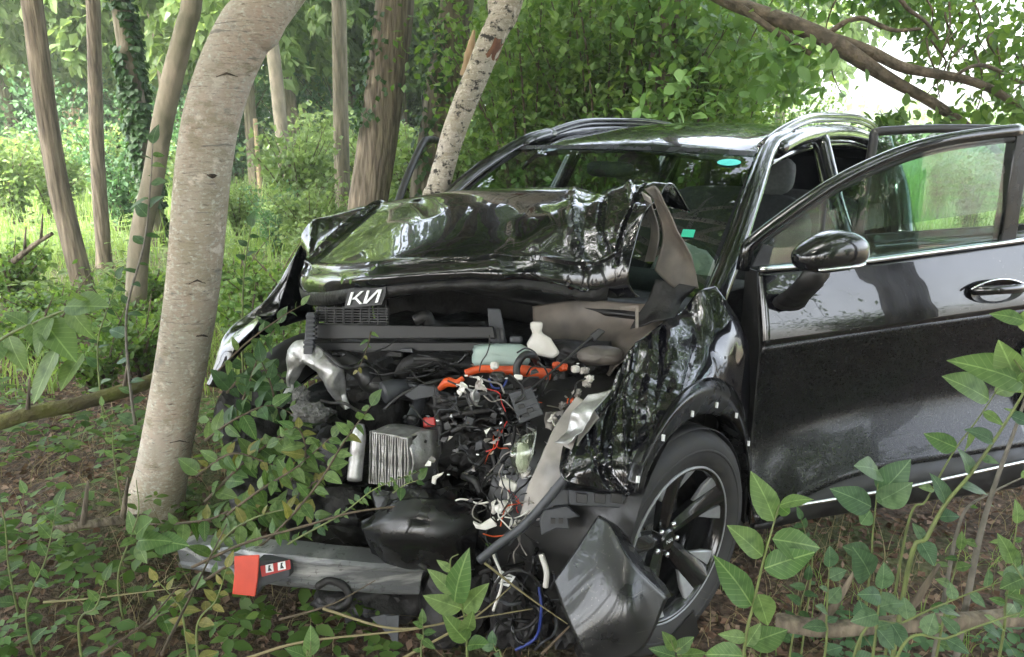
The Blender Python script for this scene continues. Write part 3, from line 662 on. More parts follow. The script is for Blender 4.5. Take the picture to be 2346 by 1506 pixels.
ring = G[11]; mb = MB(); mb.tube(np.array([mc + (p - mc)*1.02 for p in ring[[24, 25, 26, 27, 0, 1, 2, 3, 4, 5, 6, 7, 8, 9, 10]]]), .0055, 6); mb.build('mirror_strip', 'chrome', mir)
mb = MB(); mb.tube(cr1([mc - bx_*.03 - np.array((0, 0, .04)), mc - bx_*.06 - np.array((0, 0, .085)), q(pix(1800, 690)[0], .02, pix(1800, 690)[1])], 12), [.05, .048, .046, .045, .044, .043, .042, .042, .043, .045, .05, .055], 12, flat=.55); mb.build('mirror_arm', 'black_plastic', mir)
# handle: recess bowl and grip
hs_, hz_ = pix(2282, 668, .02)
mb = MB(); mb.grid(np.array([[q(hs_ + a*math.cos(t)*.115, .027 - .03*(1 - a), hz_ + a*math.sin(t)*.042) for t in np.linspace(0, 2*PI, 25)] for a in (1, .8, .5, .05)])); hd = mb.build('handle', 'gloss_plastic', door)
mb = MB(); mb.tube(cr1([q(hs_ - .10, .02, hz_ + .008), q(hs_ - .05, .052, hz_ + .014), q(hs_ + .05, .055, hz_ + .014), q(hs_ + .12, .03, hz_ + .012)], 16), .016, 10, flat=.7); mb.build('handle_grip', 'paint', door)
mb = MB(); mb.tube([q(hs_ + a*.12, .03, hz_ + .046 - .03*(a)**2) for a in np.linspace(-1, 1, 12)], .004, 6); mb.build('handle_edge', 'chrome', door)

# simple open doors: rear near side, both far-side doors
def plain_door(hx, hy, phi, side, length, zb, zt, slope, lab, vis=True):
    q, pix, D_, N_ = door_frame(hx, hy, phi, side)
    d = empty('side_door', (0, 0, 0), parent=suv); tag(d, lab)
    ss = np.linspace(.01, length, 16); B = lambda s: zb + .04*s
    mb = MB(); mb.grid(np.array([[q(s, n, .34 + (B(s) - .34)*t) for s in ss] for t, n in ((0, .02), (.25, .0), (.6, .03), (.8, .025), (1, -.03))])); mb.build('panel', 'paint', d, solid=.02)
    mb = MB(); mb.grid(np.array([[q(s, -.09, .36 + (B(s) - .36)*t) for s in ss] for t in (0, .5, 1)])); mb.build('door_card', 'fabric', d, solid=.02)
    pts = cr1([q(.02, -.05, B(0)), q(.02 + slope*.5, -.06, zb + (zt - zb)*.55), q(.02 + slope, -.07, zt - .02), q(.3 + slope*.75, -.08, zt + .01), q(length - .1, -.08, zt - .01), q(length - .02, -.07, zt - .08), q(length, -.05, B(length))], 50)
    if slope < .2: pts = cr1([q(.02, -.05, B(0)), q(.03, -.06, zb + .2), q(.045, -.065, zt - .06), q(.048, -.07, zt - .012), q(.06, -.07, zt), q(.12, -.07, zt + .006), q(.4, -.08, zt + .014), q(length - .15, -.08, zt), q(length - .03, -.07, zt - .07), q(length, -.05, B(length))], 70)
    mb = MB(); mb.tube(pts, .020, 8, ref=tuple(N_)); mb.build('window_frame', 'black_plastic', d)
    if not vis: return d
    mb = MB(); mb.prism([p for p in pts[1:-1:3]], N_*.004); mb.build('window_glass', 'door_glass', d, smooth=False)
    return d
plain_door(-1.68, .92, R(42), 1, 1.0, 1.10, 1.56, .05, 'open rear door behind the front door')
plain_door(-.44, -.93, R(30), -1, 1.10, 1.06, 1.50, .62, 'far front door standing open with its window down', False)

# ---------------------------------------------------------------- wheels
def make_wheel(c, steer, side, detail=True):
    w_ = empty('wheel', c, 0, suv); w_.rotation_euler = (0, 0, steer)
    Y = np.array((0, side, 0.)); X = np.array((1., 0, 0)); Z = np.array((0, 0, 1.))
    o = np.zeros(3); M = (o, X, Z, Y)                      # lathe axis = outward
    RO = .365
    prof = [(.245, -.10), (.27, -.118), (.32, -.122), (.35, -.105), (.362, -.07), (.365, -.02), (.365, .02), (.362, .07), (.35, .100), (.325, .118), (.29, .116), (.262, .108), (.25, .095)]
    mb = MB(); mb.lathe(prof, M, 64); ty = mb.build('tyre', 'rubber', w_)
    if detail:
        for k in range(4):                                   # grooves of the tread as dark raised bands between them
            h = -.075 + .05*k; mb = MB(); mb.lathe([(.3655, h - .018), (.3685, h - .016), (.3685, h + .016), (.3655, h + .018)], M, 64); mb.build('tread_band', 'rubber', w_)
        mb = MB(); mb.lathe([(.300, .1165), (.302, .119), (.308, .119), (.310, .1165)], M, 64); mb.build('sidewall_line', 'rubber', w_)
    rim = w_
    mb = MB(); mb.lathe([(.252, .10), (.247, .106), (.238, .10), (.232, .06), (.225, 0), (.225, -.09), (.24, -.10)], M, 64); mb.build('rim', 'rim_black', rim)
    mb = MB(); mb.lathe([(.2525, .100), (.2515, .1065), (.2465, .1075), (.2455, .104)], M, 64); mb.build('bright_lip', 'rim_grey', rim)
    mb = MB(); mb.lathe([(.16, -.02), (.16, -.035), (.02, -.035), (.005, -.03)], M, 40); mb.build('brake_disc', 'steel_grey', rim)
    if detail:
        for k in range(5):
            a0 = k*2*PI/5 + .25
            def pt(r, a, h): return X*r*math.cos(a0 + a) + Z*r*math.sin(a0 + a) + Y*h
            mb = MB()                                        # broad black spoke with a raised ridge
            rr_ = [(.03, .60, .045), (.08, .34, .055), (.15, .23, .070), (.21, .20, .085), (.243, .19, .098)]
            mb.grid(np.array([[pt(r, -a, h - .03), pt(r, -a, h - .008), pt(r, -a*.35, h + .008), pt(r, a*.35, h + .008), pt(r, a, h - .008), pt(r, a, h - .03)] for r, a, h in rr_]))
            mb.build('spoke', 'rim_black', rim, auto=35)
            for sg in (-1, 1):                                # grey cut facets beside each spoke near the rim
                f = [pt(.150, sg*.215, .058), pt(.242, sg*.19, .094), pt(.246, sg*.40, .096), pt(.205, sg*.36, .075)]
                mb = MB(); mb.prism(f, -Y*.012); mb.build('facet', 'rim_grey', rim, smooth=False, bevel=.002)
            b_ = pt(.052, .63, .052); mb = MB(); mb.lathe([(.009, 0), (.009, .010), (.001, .012)], (b_, X, Z, Y), 8); mb.build('wheel_nut', 'chrome', rim)
        mb = MB(); mb.lathe([(.036, .04), (.036, .058), (.030, .064), (.001, .065)], M, 24); hub = mb.build('hub_cap', 'rim_black', rim, auto=40)
        for a, b, c_, d in ((-.016, -.005, -.012, .006), (-.010, 0, -.002, .006), (-.009, .0, -.002, -.005), (.0, -.005, .003, .006), (.001, -.005, .013, .006), (.012, -.005, .015, .006)):
            p0, p1 = X*a + Z*b, X*c_ + Z*d; mb = MB(); mb.tube([p0 + Y*.066, p1 + Y*.066], .0014, 4); mb.build('hub_letter_stroke', 'letter_white', w_)
    return w_
make_wheel((0, .815, .362), R(-9), 1)
make_wheel((0.02, -.80, .362), R(-9), -1, False)
make_wheel((-2.68, .805, .362), 0, 1)
make_wheel((-2.68, -.805, .362), 0, -1, False)
# ---------------------------------------------------------------- opened-up engine bay
def cdir(wv): wv = np.asarray(wv, float); return np.array([wv@CF, wv@CL, wv[2]])
AR, AU, AF = cdir((1, 0, 0)), cdir((0, SP, CP)), cdir((0, CP, -SP))
bay = suv
def bp(name, mb, m, **k): return mb.build(name, m, bay, **k)
def face(pix_, d, depth, m, name, bevel=.004, tilt=0., parent=None):      # block whose front outline is seen at pix_
    P = [V(x, y, d + tilt*(x - pix_[0][0])/100) for x, y in pix_]
    mb = MB(); mb.prism(P, AF*depth); return mb.build(name, m, parent or bay, smooth=False, bevel=bevel)
def pipe(name, pts, r, m, n=10, k=24, cap=True, parent=None, flat=1.):
    mb = MB(); mb.tube(cr1([V(*p) for p in pts], k), r if np.isscalar(r) else np.interp(np.linspace(0, 1, k), np.linspace(0, 1, len(r)), r), n, cap, flat); return mb.build(name, m, parent or bay)
# dark masses deep in the bay
def lump(name, px, py, d, h, m='dark_metal', o=0., p_=4., a=.25, parent=None):
    g = blob((0, 0, 0), h, 4, a, 26 if min(h) < .04 else 44, o, p_); c = V(px, py, d)
    g = np.array([[c + AR*p[0] + AU*p[1] + AF*p[2] for p in r] for r in g])
    if min(h) > .04: g[1:-1] = crumple(g, .05, 8., None, (1, 1, 1), o)[1:-1]; g[:, -1] = (g[:, -2] + g[:, 0])/2
    mb = MB(); mb.grid(g, True); return mb.build(name, m, parent or bay, auto=38 if min(h) > .04 else None)
mb = MB(); mb.box((-.16, .10, .62), (.20, .40, .22)); bp('engine_block', mb, 'dark_metal', bevel=.02)
mb = MB(); mb.box((-.12, -.42, .60), (.22, .20, .20)); bp('gearbox', mb, 'dark_metal', bevel=.03)
mb = MB(); mb.box((.05, 0, .30), (.26, .62, .05)); bp('subframe', mb, 'dark_metal', bevel=.02)
for i, (px, py, d, h) in enumerate(((1080, 1000, 2.55, (.13, .10, .12)), (1150, 1080, 2.5, (.10, .10, .10)), (960, 860, 2.75, (.16, .07, .10)), (1060, 930, 2.45, (.11, .035, .06)), (850, 880, 2.75, (.08, .07, .08)), (1290, 900, 2.45, (.10, .06, .1)), (1010, 1080, 2.55, (.06, .09, .05)), (1230, 1010, 2.45, (.06, .10, .08)), (1330, 820, 2.45, (.10, .05, .1)))):
    lump('engine_casing', px, py, d, h, 'dark_metal', i*3.3)
# upper radiator frame and grille backing
face([(700, 742), (1130, 748), (1135, 776), (702, 778)], 2.52, .05, 'badge_black', 'radiator_frame', tilt=-.03)
face([(702, 784), (1128, 784), (1128, 806), (702, 806)], 2.56, .04, 'badge_black', 'radiator_frame', tilt=-.03)
for i in range(7):
    y = 704 + i*6; face([(722, y), (890, y + 2), (890, y + 5), (722, y + 3)], 2.50, .02, 'black_plastic', 'grille_slat', bevel=0)
for i in range(9):
    x = 724 + i*20; face([(x, 702), (x + 3, 702), (x + 3, 745), (x, 745)], 2.508, .02, 'black_plastic', 'grille_slat', bevel=0)
for i in range(8):                                      # pale ribbed strut hanging at the corner
    y = 722 + i*10; face([(700 - (i > 5)*6, y), (722 - (i > 5)*4, y), (722 - (i > 5)*4, y + 6), (700 - (i > 5)*6, y + 6)], 2.44, .03, 'grey_plastic', 'strut_rib', bevel=.002)
face([(702, 716), (720, 716), (716, 812), (694, 812)], 2.455, .025, 'grey_plastic', 'corner_strut')
# hose joint, dark elbow pipes
pipe('coolant_hose', [(950, 735, 2.46), (975, 724, 2.46), (990, 745, 2.48), (1030, 752, 2.5), (1110, 750, 2.52)], .021, 'black_plastic')
pipe('coolant_hose', [(915, 870, 2.55), (935, 835, 2.52), (975, 825, 2.52), (1040, 832, 2.52), (1100, 838, 2.52)], .026, 'rubber')
pipe('coolant_hose', [(780, 820, 2.55), (830, 850, 2.5), (850, 880, 2.5), (900, 880, 2.5)], .034, 'black_plastic')
pipe('turbo_elbow', [(878, 900, 2.40), (905, 892, 2.42), (940, 890, 2.46)], [.036, .034, .03], 'grey_plastic', 16)
pipe('hose_stub', [(944, 962, 2.34), (958, 930, 2.42), (965, 905, 2.48)], .021, 'grey_plastic', 16, cap=False)
pipe('hose_mouth', [(944, 963, 2.345), (955, 935, 2.41)], .0165, 'black_plastic', 16)
pipe('wire_loom', [(880, 940, 2.4), (920, 905, 2.38), (985, 878, 2.38), (1060, 862, 2.4)], .006, 'black_plastic')
face([(925, 906), (960, 882), (1008, 886), (1000, 908), (945, 918)], 2.36, .03, 'grey_plastic', 'broken_cover')
for i in range(30):
    x, y = random.uniform(700, 1330), random.uniform(790, 900); s_ = random.uniform(8, 26); a = random.uniform(0, 3)
    face([(x + s_*math.cos(a + t)*random.uniform(.6, 1.3), y + s_*.6*math.sin(a + t)*random.uniform(.4, 1)) for t in (0, 1.2, 2.6, 4.2)], random.uniform(2.46, 2.62), .03, random.choice(('black_plastic', 'gloss_plastic', 'dark_metal', 'dark_metal', 'grey_plastic')), 'plastic_fragment', .002)
for i in range(16):
    x, y = random.uniform(720, 1000), random.uniform(800, 960); pts = [(x, y, 2.44)]; a = random.uniform(-.6, .6)
    for k in range(4): a += random.uniform(-.7, .7); pts.append((pts[-1][0] + 28*math.cos(a), pts[-1][1] + 24*math.sin(a), 2.44 + random.uniform(-.04, .04)))
    pipe('wire', pts, random.choice((.002, .003, .005, .008)), random.choice(('black_plastic', 'gloss_plastic', 'rubber', 'grey_plastic')), 6, 14)
# crumpled alloy arm and foam on the far side
G = cr1([V(*p) for p in ((655, 925, 2.50), (664, 870, 2.5), (684, 812, 2.5), (712, 808, 2.48), (745, 845, 2.46), (770, 885, 2.46), (790, 940, 2.46))], 90)
def bent_plate(name, path, wid, nrm, m, amp, o):
    T = np.gradient(path, axis=0); T /= np.linalg.norm(T, axis=1)[:, None]
    rows = []
    for i in range(len(path)):
        sd = nz(np.cross(T[i], nrm)); rows.append([path[i] + sd*wid*a + np.asarray(nrm)*(.6*wid*(1 - a*a)) for a in np.linspace(-1, 1, 20)])
    g = crumple(np.array(rows), amp*2.4, 13, None, (1, 1, 1), o); mb = MB(); mb.grid(g); return bp(name, mb, m, solid=.004, auto=20)
bent_plate('buckled_alloy_arm', G, .036, -AF, 'alu', .022, 3)
lump('torn_insulation', 715, 945, 2.42, (.062, .032, .05), 'foam', 5., 2.2, .5)
lump('torn_insulation', 690, 910, 2.48, (.03, .035, .03), 'foam', 9., 2.2, .5)
# condenser bottle
pipe('receiver_bottle', [(826, 972, 2.30), (822, 1000, 2.30), (812, 1100, 2.30)], [.012, .0225, .0235], 'alu', 20)
# intercooler with fins
ic = empty('intercooler', (0, 0, 0), parent=bay)
fl_, fr_ = (848, 988, 2.30), (932, 1004, 2.24); bl_, br_ = (846, 1108, 2.32), (932, 1118, 2.27)
A, B, C_, D_ = V(*fl_), V(*fr_), V(*br_), V(*bl_)
back = nz(np.cross(B - A, D_ - A)); back = back*np.sign(back@AF)*.11 + AR*.03
mb = MB(); mb.prism([A + back*.15, B + back*.15, C_ + back*.15, D_ + back*.15], back*.85); mb.build('core', 'dark_metal', ic, smooth=False)
for i in range(17):
    t = i/16; p0, p1 = A + (B - A)*t, D_ + (C_ - D_)*t; wv = (B - A)/17*.29; bo = AR*.004*math.sin(i*1.7)
    mb = MB(); mb.prism([p0 - wv, p0 + wv, (p0 + p1)/2 + wv + bo, p1 + wv, p1 - wv, (p0 + p1)/2 - wv + bo], back*.16); mb.build('cooling_fin', 'alu', ic, smooth=False)
g = crumple(cr2(np.array([[B + AR*.002, B + back*.5 + AU*.012, B + back*1.05], [(B + C_)/2 + AR*.02, (B + C_)/2 + back*.5 + AR*.03, (B + C_)/2 + back*1.05], [C_, C_ + back*.5, C_ + back]]), 20, 20), .025, 16, None, (1, 1, 1), 2)
mb = MB(); mb.grid(g); mb.build('end_tank', 'alu', ic, solid=.004)
g = crumple(cr2(np.array([[A, (A + B)/2, B], [A + back*.5 + AU*.008, (A + B)/2 + back*.5 + AU*.01, B + back*.5 + AU*.008], [A + back, (A + B)/2 + back, B + back]]), 14, 24), .006, 16, None, (1, 1, 1), 5)
mb = MB(); mb.grid(g); mb.build('top_plate', 'alu', ic, solid=.004)
# reservoirs
res = lump('coolant_reservoir', 1148, 815, 2.38, (.092, .038, .038), 'green_plastic', 1., 4., .10)
lump('filler_cap', 1182, 778, 2.39, (.021, .012, .02), 'grey_plastic', 1., 5., .0, parent=res)
P = [(1215, 737), (1244, 737), (1243, 752), (1240, 762), (1262, 775), (1284, 810), (1268, 822), (1218, 812), (1206, 790), (1222, 764), (1216, 752)]
face(P, 2.34, .07, 'white_plastic', 'brake_fluid_bottle', .008)
face([(1116, 706), (1146, 708), (1162, 790), (1124, 796)], 2.44, .05, 'grey_plastic', 'connector_block')
for i in range(3): face([(1128 + i*9, 752), (1133 + i*9, 752), (1136 + i*9, 778), (1131 + i*9, 778)], 2.43, .02, 'black_plastic', 'connector_slot', bevel=0)
# tan inner wing and strut tower
g = cr2(np.array([[V(1220, 702, 2.60), V(1330, 690, 2.56), V(1440, 696, 2.50), V(1520, 700, 2.44)], [V(1230, 760, 2.58), V(1340, 750, 2.54), V(1450, 748, 2.48), V(1520, 740, 2.42)], [V(1290, 850, 2.5), V(1360, 810, 2.48), V(1430, 790, 2.42), V(1480, 780, 2.36)], [V(1300, 950, 2.5), V(1380, 880, 2.40), V(1420, 840, 2.34), V(1450, 815, 2.3)]]), 40, 50)
mb = MB(); mb.grid(crumple(g, .03, 7, None, (1, 1, 1), 21)); bp('inner_wing', mb, 'primer', solid=.004)
lump('strut_tower', 1375, 815, 2.36, (.075, .032, .06), 'primer', 4., 2.6, .15)
g = cr2(np.array([[V(1500, 640, 2.42), V(1545, 650, 2.42), V(1590, 660, 2.44)], [V(1480, 700, 2.42), V(1530, 710, 2.40), V(1565, 690, 2.42)], [V(1450, 760, 2.40), V(1500, 745, 2.36), V(1545, 730, 2.38)]]), 26, 26)
mb = MB(); mb.grid(crumple(g, .04, 10, None, (1, 1, 1), 31)); bp('torn_bracket', mb, 'dark_metal', solid=.004)
face([(1456, 700), (1463, 700), (1463, 752), (1456, 752)], 2.36, .008, 'primer', 'bracket_rib', bevel=0); face([(1420, 704), (1463, 699), (1463, 705), (1422, 710)], 2.36, .008, 'primer', 'bracket_rib', bevel=0)
pipe('bonnet_prop', [(1200, 905, 2.2), (1290, 830, 2.24), (1366, 762, 2.28)], [.004, .004, .005], 'black_plastic', 6); face([(1352, 768), (1372, 752), (1388, 760), (1362, 784)], 2.27, .02, 'black_plastic', 'prop_clip')
# orange high-voltage cable
hv = pipe('high_voltage_cable', [(1066, 856, 2.30), (1100, 846, 2.30), (1150, 848, 2.30), (1200, 850, 2.28), (1262, 858, 2.28)], [.012, .012, .013, .018, .017], 'orange', 14)
pipe('high_voltage_cable', [(1006, 892, 2.32), (1025, 876, 2.31), (1045, 878, 2.3), (1062, 866, 2.3)], [.008, .016, .012, .008], 'orange', 10)
for x, y in ((1290, 842), (1318, 846), (1275, 838)): lump('cable_plug', x, y, 2.26, (.013, .011, .012), 'orange' if x != 1318 else 'white_plastic', x*.1, 4, .25)
face([(968, 958), (996, 955), (998, 978), (970, 980)], 2.36, .02, 'red', 'broken_plug')
for x, y in ((1340, 850), (1350, 868), (1322, 900), (1345, 880), (1310, 920), (1290, 930)): lump('foam_scrap', x, y, 2.2, (.012, .010, .010), random.choice(('white_plastic', 'primer_pale', 'orange')), x*.1, 2.5, .7)
pipe('breather_hose', [(1186, 872, 2.22), (1184, 840, 2.22), (1200, 815, 2.22), (1220, 815, 2.24), (1232, 832, 2.28)], .0115, 'black_plastic', 12)
face([(1178, 858), (1198, 860), (1197, 872), (1177, 870)], 2.20, .02, 'white_plastic', 'hose_clip')
lump('sensor_pot', 1140, 868, 2.24, (.026, .022, .02), 'gloss_plastic', 2, 3, .1); pipe('sensor_ring', [(1120, 868, 2.215), (1130, 888, 2.21), (1150, 888, 2.21), (1162, 870, 2.215)], .003, 'blue', 6)
lump('sensor_cap', 1133, 838, 2.26, (.013, .012, .012), 'white_plastic', 6, 3, .2)
# fuse box
fx = face([(1165, 902), (1218, 888), (1246, 950), (1190, 972)], 2.16, .06, 'grey_plastic', 'fuse_box', .003)
for (x, y) in ((1190, 912), (1206, 938), (1196, 950), (1186, 930)): face([(x, y), (x + 14, y - 4), (x + 17, y + 4), (x + 3, y + 8)], 2.153, .01, 'black_plastic', 'fuse_cover', .001, parent=fx)
for i in range(4): face([(1172 + i*4, 912 + i*15), (1240 - 4*(3 - i), 892 + i*15), (1241 - 4*(3 - i), 895 + i*15), (1173 + i*4, 915 + i*15)], 2.156, .01, 'grey_plastic', 'box_rib', 0, parent=fx)
# broken frames and rods of black plastic
for i, (a, b, r) in enumerate((((1000, 920, 2.35), (1190, 900, 2.3), .010), ((1010, 960, 2.32), (1130, 940, 2.3), .008), ((1035, 990, 2.3), (1070, 960, 2.3), .009), ((1080, 985, 2.3), (1210, 955, 2.25), .007), ((1055, 870, 2.3), (1090, 990, 2.32), .007), ((1100, 1000, 2.35), (1140, 1100, 2.3), .010), ((1120, 1040, 2.3), (1060, 1090, 2.3), .009), ((1180, 975, 2.2), (1150, 1060, 2.2), .006), ((1210, 965, 2.2), (1240, 1060, 2.2), .007), ((1060, 1090, 2.3), (1100, 1130, 2.25), .012), ((1120, 900, 2.25), (1180, 1000, 2.25), .005), ((1000, 940, 2.35), (1010, 1010, 2.3), .011))):
    mid = ((a[0]+b[0])/2 + random.uniform(-14, 14), (a[1]+b[1])/2 + random.uniform(-14, 14), (a[2]+b[2])/2 - .02)
    pipe('broken_rod', [a, mid, b], r, random.choice(('black_plastic', 'dark_metal', 'gloss_plastic')), 7, 12)
for i in range(26):
    x, y = random.uniform(1000, 1200), random.uniform(890, 1080); s_ = random.uniform(7, 22); a = random.uniform(0, 3)
    face([(x + s_*math.cos(a + t)*random.uniform(.6, 1.2), y + s_*math.sin(a + t)*random.uniform(.4, 1)) for t in (0, 1.3, 2.7, 4.1)], random.uniform(2.24, 2.42), .02, random.choice(('black_plastic', 'gloss_plastic', 'dark_metal', 'grey_plastic')), 'plastic_fragment', .002)
# wiring: many thin strands
WC = ['black_plastic']*16 + ['red', 'white_plastic', 'primer_pale', 'orange', 'primer_pale', 'gloss_plastic', 'grey_plastic', 'grey_plastic']
for i in range(95):
    x, y = random.uniform(990, 1330), random.uniform(850, 1190)
    if x < 1090 and y > 1000: x += 110
    pts = [(x, y, random.uniform(2.12, 2.32))]; a = random.uniform(0, 6.3)
    for k in range(4):
        a += random.uniform(-1.1, 1.1); pts.append((pts[-1][0] + 24*math.cos(a), pts[-1][1] + 22*math.sin(a), pts[-1][2] + random.uniform(-.03, .03)))
    pipe('wire', pts, random.choice((.0016, .002, .003)), random.choice(WC), 5, 14)
for i in range(22):                                     # the paler bundle by the headlamp hole
    x, y = random.uniform(1140, 1200), random.uniform(1130, 1230); pts = [(x, y, 2.06)]; a = random.uniform(0, 6.3)
    for k in range(3): a += random.uniform(-1, 1); pts.append((pts[-1][0] + 24*math.cos(a), pts[-1][1] + 24*math.sin(a), 2.05 + random.uniform(-.03, .03)))
    pipe('wire', pts, .002, random.choice(('orange', 'white_plastic', 'primer_pale', 'primer_pale', 'black_plastic', 'grey_plastic')), 5, 12)
# white scraps
face([(1148, 1094), (1186, 1110), (1180, 1130), (1142, 1114)], 2.06, .03, 'white_plastic', 'connector_block')
face([(1082, 1196), (1100, 1205), (1130, 1186), (1140, 1206), (1112, 1216), (1090, 1212)], 2.06, .02, 'white_plastic', 'broken_clip')
face([(990, 1092), (1018, 1082), (1012, 1090), (1000, 1098), (998, 1112), (988, 1108)], 2.12, .01, 'white_plastic', 'broken_clip')
face([(902, 750), (914, 748), (916, 756), (904, 758)], 2.5, .004, 'letter_white', 'paper_label', 0)
tagp = face([(1133, 1335), (1150, 1308), (1181, 1322), (1165, 1345)], 2.06, .003, 'letter_white', 'cable_tag', 0)
for i in range(3): face([(1143 + i*5, 1334 - i*7), (1165 + i*4, 1338 - i*7), (1166 + i*4, 1336 - i*7), (1144 + i*5, 1332 - i*7)], 2.058, .001, 'grey_plastic', 'tag_print', 0, parent=tagp)
# headlamp remains and pale torn inner panel along the wing
g = cr2(np.array([[V(1195, 1000, 2.08), V(1230, 985, 2.06)], [V(1168, 1040, 2.05), V(1222, 1040, 2.05)], [V(1185, 1090, 2.06), V(1206, 1082, 2.06)]]), 16, 10)
mb = MB(); mb.grid(crumple(g, .01, 14, None, (1, 1, 1), 2)); bp('headlamp_shard', mb, 'clear_shard', solid=.004)
lump('headlamp_liner', 1198, 1050, 2.09, (.018, .04, .010), 'white_plastic', 8, 2.5, .4)
G = [[V(1320, 905, 2.10), V(1350, 925, 2.08), V(1370, 950, 2.04)], [V(1275, 960, 2.08), V(1300, 985, 2.04), V(1312, 1010, 2.0)], [V(1245, 1040, 2.06), V(1275, 1050, 2.02), V(1290, 1060, 1.99)], [V(1222, 1110, 2.06), V(1255, 1120, 2.02), V(1280, 1110, 1.99)], [V(1205, 1180, 2.06), V(1235, 1180, 2.03), V(1255, 1160, 2.0)]]
mb = MB(); mb.grid(crumple(cr2(np.array(G), 50, 24), .05, 12, None, (1, 1, 1), 40)); bp('torn_inner_panel', mb, 'primer_pale', solid=.004)
G = [[V(1345, 900, 2.06), V(1400, 890, 2.04)], [V(1300, 950, 2.04), V(1340, 960, 2.0)], [V(1268, 1010, 2.02), V(1300, 1020, 1.99)]]
mb = MB(); mb.grid(crumple(cr2(np.array(G), 40, 24), .045, 16, None, (1, 1, 1), 44)); bp('crumpled_foil', mb, 'alu', solid=.003)
# grey brackets under the wing
g_ = face([(1302, 1122), (1438, 1136), (1438, 1166), (1304, 1158)], 1.98, .03, 'grey_plastic', 'bumper_bracket')
for x in (1320, 1362, 1400): face([(x, 1130), (x + 26, 1133), (x + 26, 1156), (x, 1152)], 1.972, .012, 'black_plastic', 'bracket_slot', .002, parent=g_)
face([(1262, 1118), (1306, 1122), (1304, 1158), (1268, 1160), (1240, 1180)], 2.0, .02, 'grey_plastic', 'bumper_bracket')
g_ = face([(1245, 1170), (1300, 1160), (1330, 1185), (1302, 1190), (1306, 1215), (1275, 1212), (1240, 1228), (1236, 1195)], 1.99, .02, 'grey_plastic', 'bumper_bracket')
for x, y in ((1262, 1188), (1280, 1188)): face([(x, y), (x + 10, y), (x + 10, y + 12), (x, y + 12)], 1.985, .006, 'black_plastic', 'bracket_slot', 0, parent=g_)
pipe('washer_hose', [(1098, 1285, 2.05), (1140, 1250, 2.04), (1200, 1205, 2.02), (1250, 1150, 2.0), (1300, 1090, 1.99), (1330, 1060, 1.99)], .013, 'grey_plastic', 10)
# fan shroud: big glossy black curved shell
G = [[V(815, 1185, 2.22), V(900, 1150, 2.18), V(1000, 1140, 2.16), (V(1090, 1150, 2.2))], [V(820, 1215, 2.18), V(910, 1195, 2.12), V(1010, 1195, 2.10), V(1095, 1210, 2.16)], [V(840, 1255, 2.2), V(920, 1250, 2.13), V(1015, 1260, 2.12), V(1085, 1270, 2.2)], [V(860, 1290, 2.3), V(930, 1300, 2.24), V(1020, 1310, 2.24), V(1080, 1320, 2.3)]]
mb = MB(); mb.grid(crumple(cr2(np.array(G), 40, 50), .03, 9, None, (1, 1, 1), 17)); bp('fan_shroud', mb, 'gloss_plastic', solid=.005)
G = [[V(850, 1120, 2.3), V(950, 1128, 2.24), V(1040, 1110, 2.24), V(1095, 1120, 2.3)], [V(850, 1165, 2.24), V(950, 1160, 2.17), V(1040, 1150, 2.17), V(1100, 1170, 2.24)]]
mb = MB(); mb.grid(crumple(cr2(np.array(G), 26, 60), .05, 14, None, (1, 1, 1), 19)); bp('torn_shroud_edge', mb, 'gloss_plastic', solid=.004)
# dark things below
for i, (px, py, d, h) in enumerate(((760, 1180, 2.6, (.16, .1, .1)), (900, 1330, 2.5, (.2, .1, .12)), (1060, 1370, 2.35, (.10, .12, .1)), (1200, 1370, 2.3, (.10, .14, .1)), (1250, 1260, 2.25, (.09, .06, .08)), (640, 1100, 2.7, (.16, .14, .12)), (600, 960, 2.85, (.12, .14, .12)), (740, 1050, 2.6, (.1, .1, .1)), (760, 1375, 2.3, (.055, .03, .04)), (1320, 1250, 2.2, (.09, .08, .08)), (1330, 1380, 2.25, (.07, .12, .08)))):
    lump('crushed_underbody', px, py, d, h, 'dark_metal', 30 + i*2.2, 3.5, .35)
pipe('tow_eye', [(725, 1345, 2.2), (755, 1330, 2.2), (790, 1345, 2.2), (800, 1375, 2.2), (770, 1395, 2.2)], .012, 'dark_metal', 8)
mb = MB(); th = np.linspace(0, 2*PI, 40); mb.tube([V(1185 + 58*math.cos(t), 1375 + 68*math.sin(t), 2.08 + .04*math.sin(t)) for t in th], .005, 6, cap=False); bp('cable_loop', mb, 'black_plastic')
pipe('wire', [(1235, 1345, 2.06), (1240, 1400, 2.06), (1228, 1460, 2.08), (1180, 1490, 2.08)], .0045, 'blue', 6)
pipe('wire', [(1240, 1270, 2.05), (1252, 1310, 2.05), (1250, 1345, 2.06)], .008, 'white_plastic', 8)
pipe('wire', [(1130, 1270, 2.04), (1150, 1330, 2.05), (1130, 1400, 2.06)], .004, 'white_plastic', 6)
for i in range(22):
    x, y = random.uniform(1090, 1290), random.uniform(1250, 1430); pts = [(x, y, 2.14)]; a = random.uniform(0, 6.3)
    for k in range(4): a += random.uniform(-.9, .9); pts.append((pts[-1][0] + 26*math.cos(a), pts[-1][1] + 26*math.sin(a), 2.12 + random.uniform(-.04, .04)))
    pipe('wire', pts, random.choice((.002, .004, .006)), random.choice(('black_plastic', 'black_plastic', 'gloss_plastic', 'grey_plastic')), 6, 14)
face([(848, 1415), (880, 1408), (912, 1412), (905, 1470), (885, 1450)], 2.2, .006, 'grey_plastic', 'undertray_piece', .001); face([(884, 1412), (914, 1410), (912, 1475), (896, 1468)], 2.17, .006, 'grey_plastic', 'undertray_piece', .001)
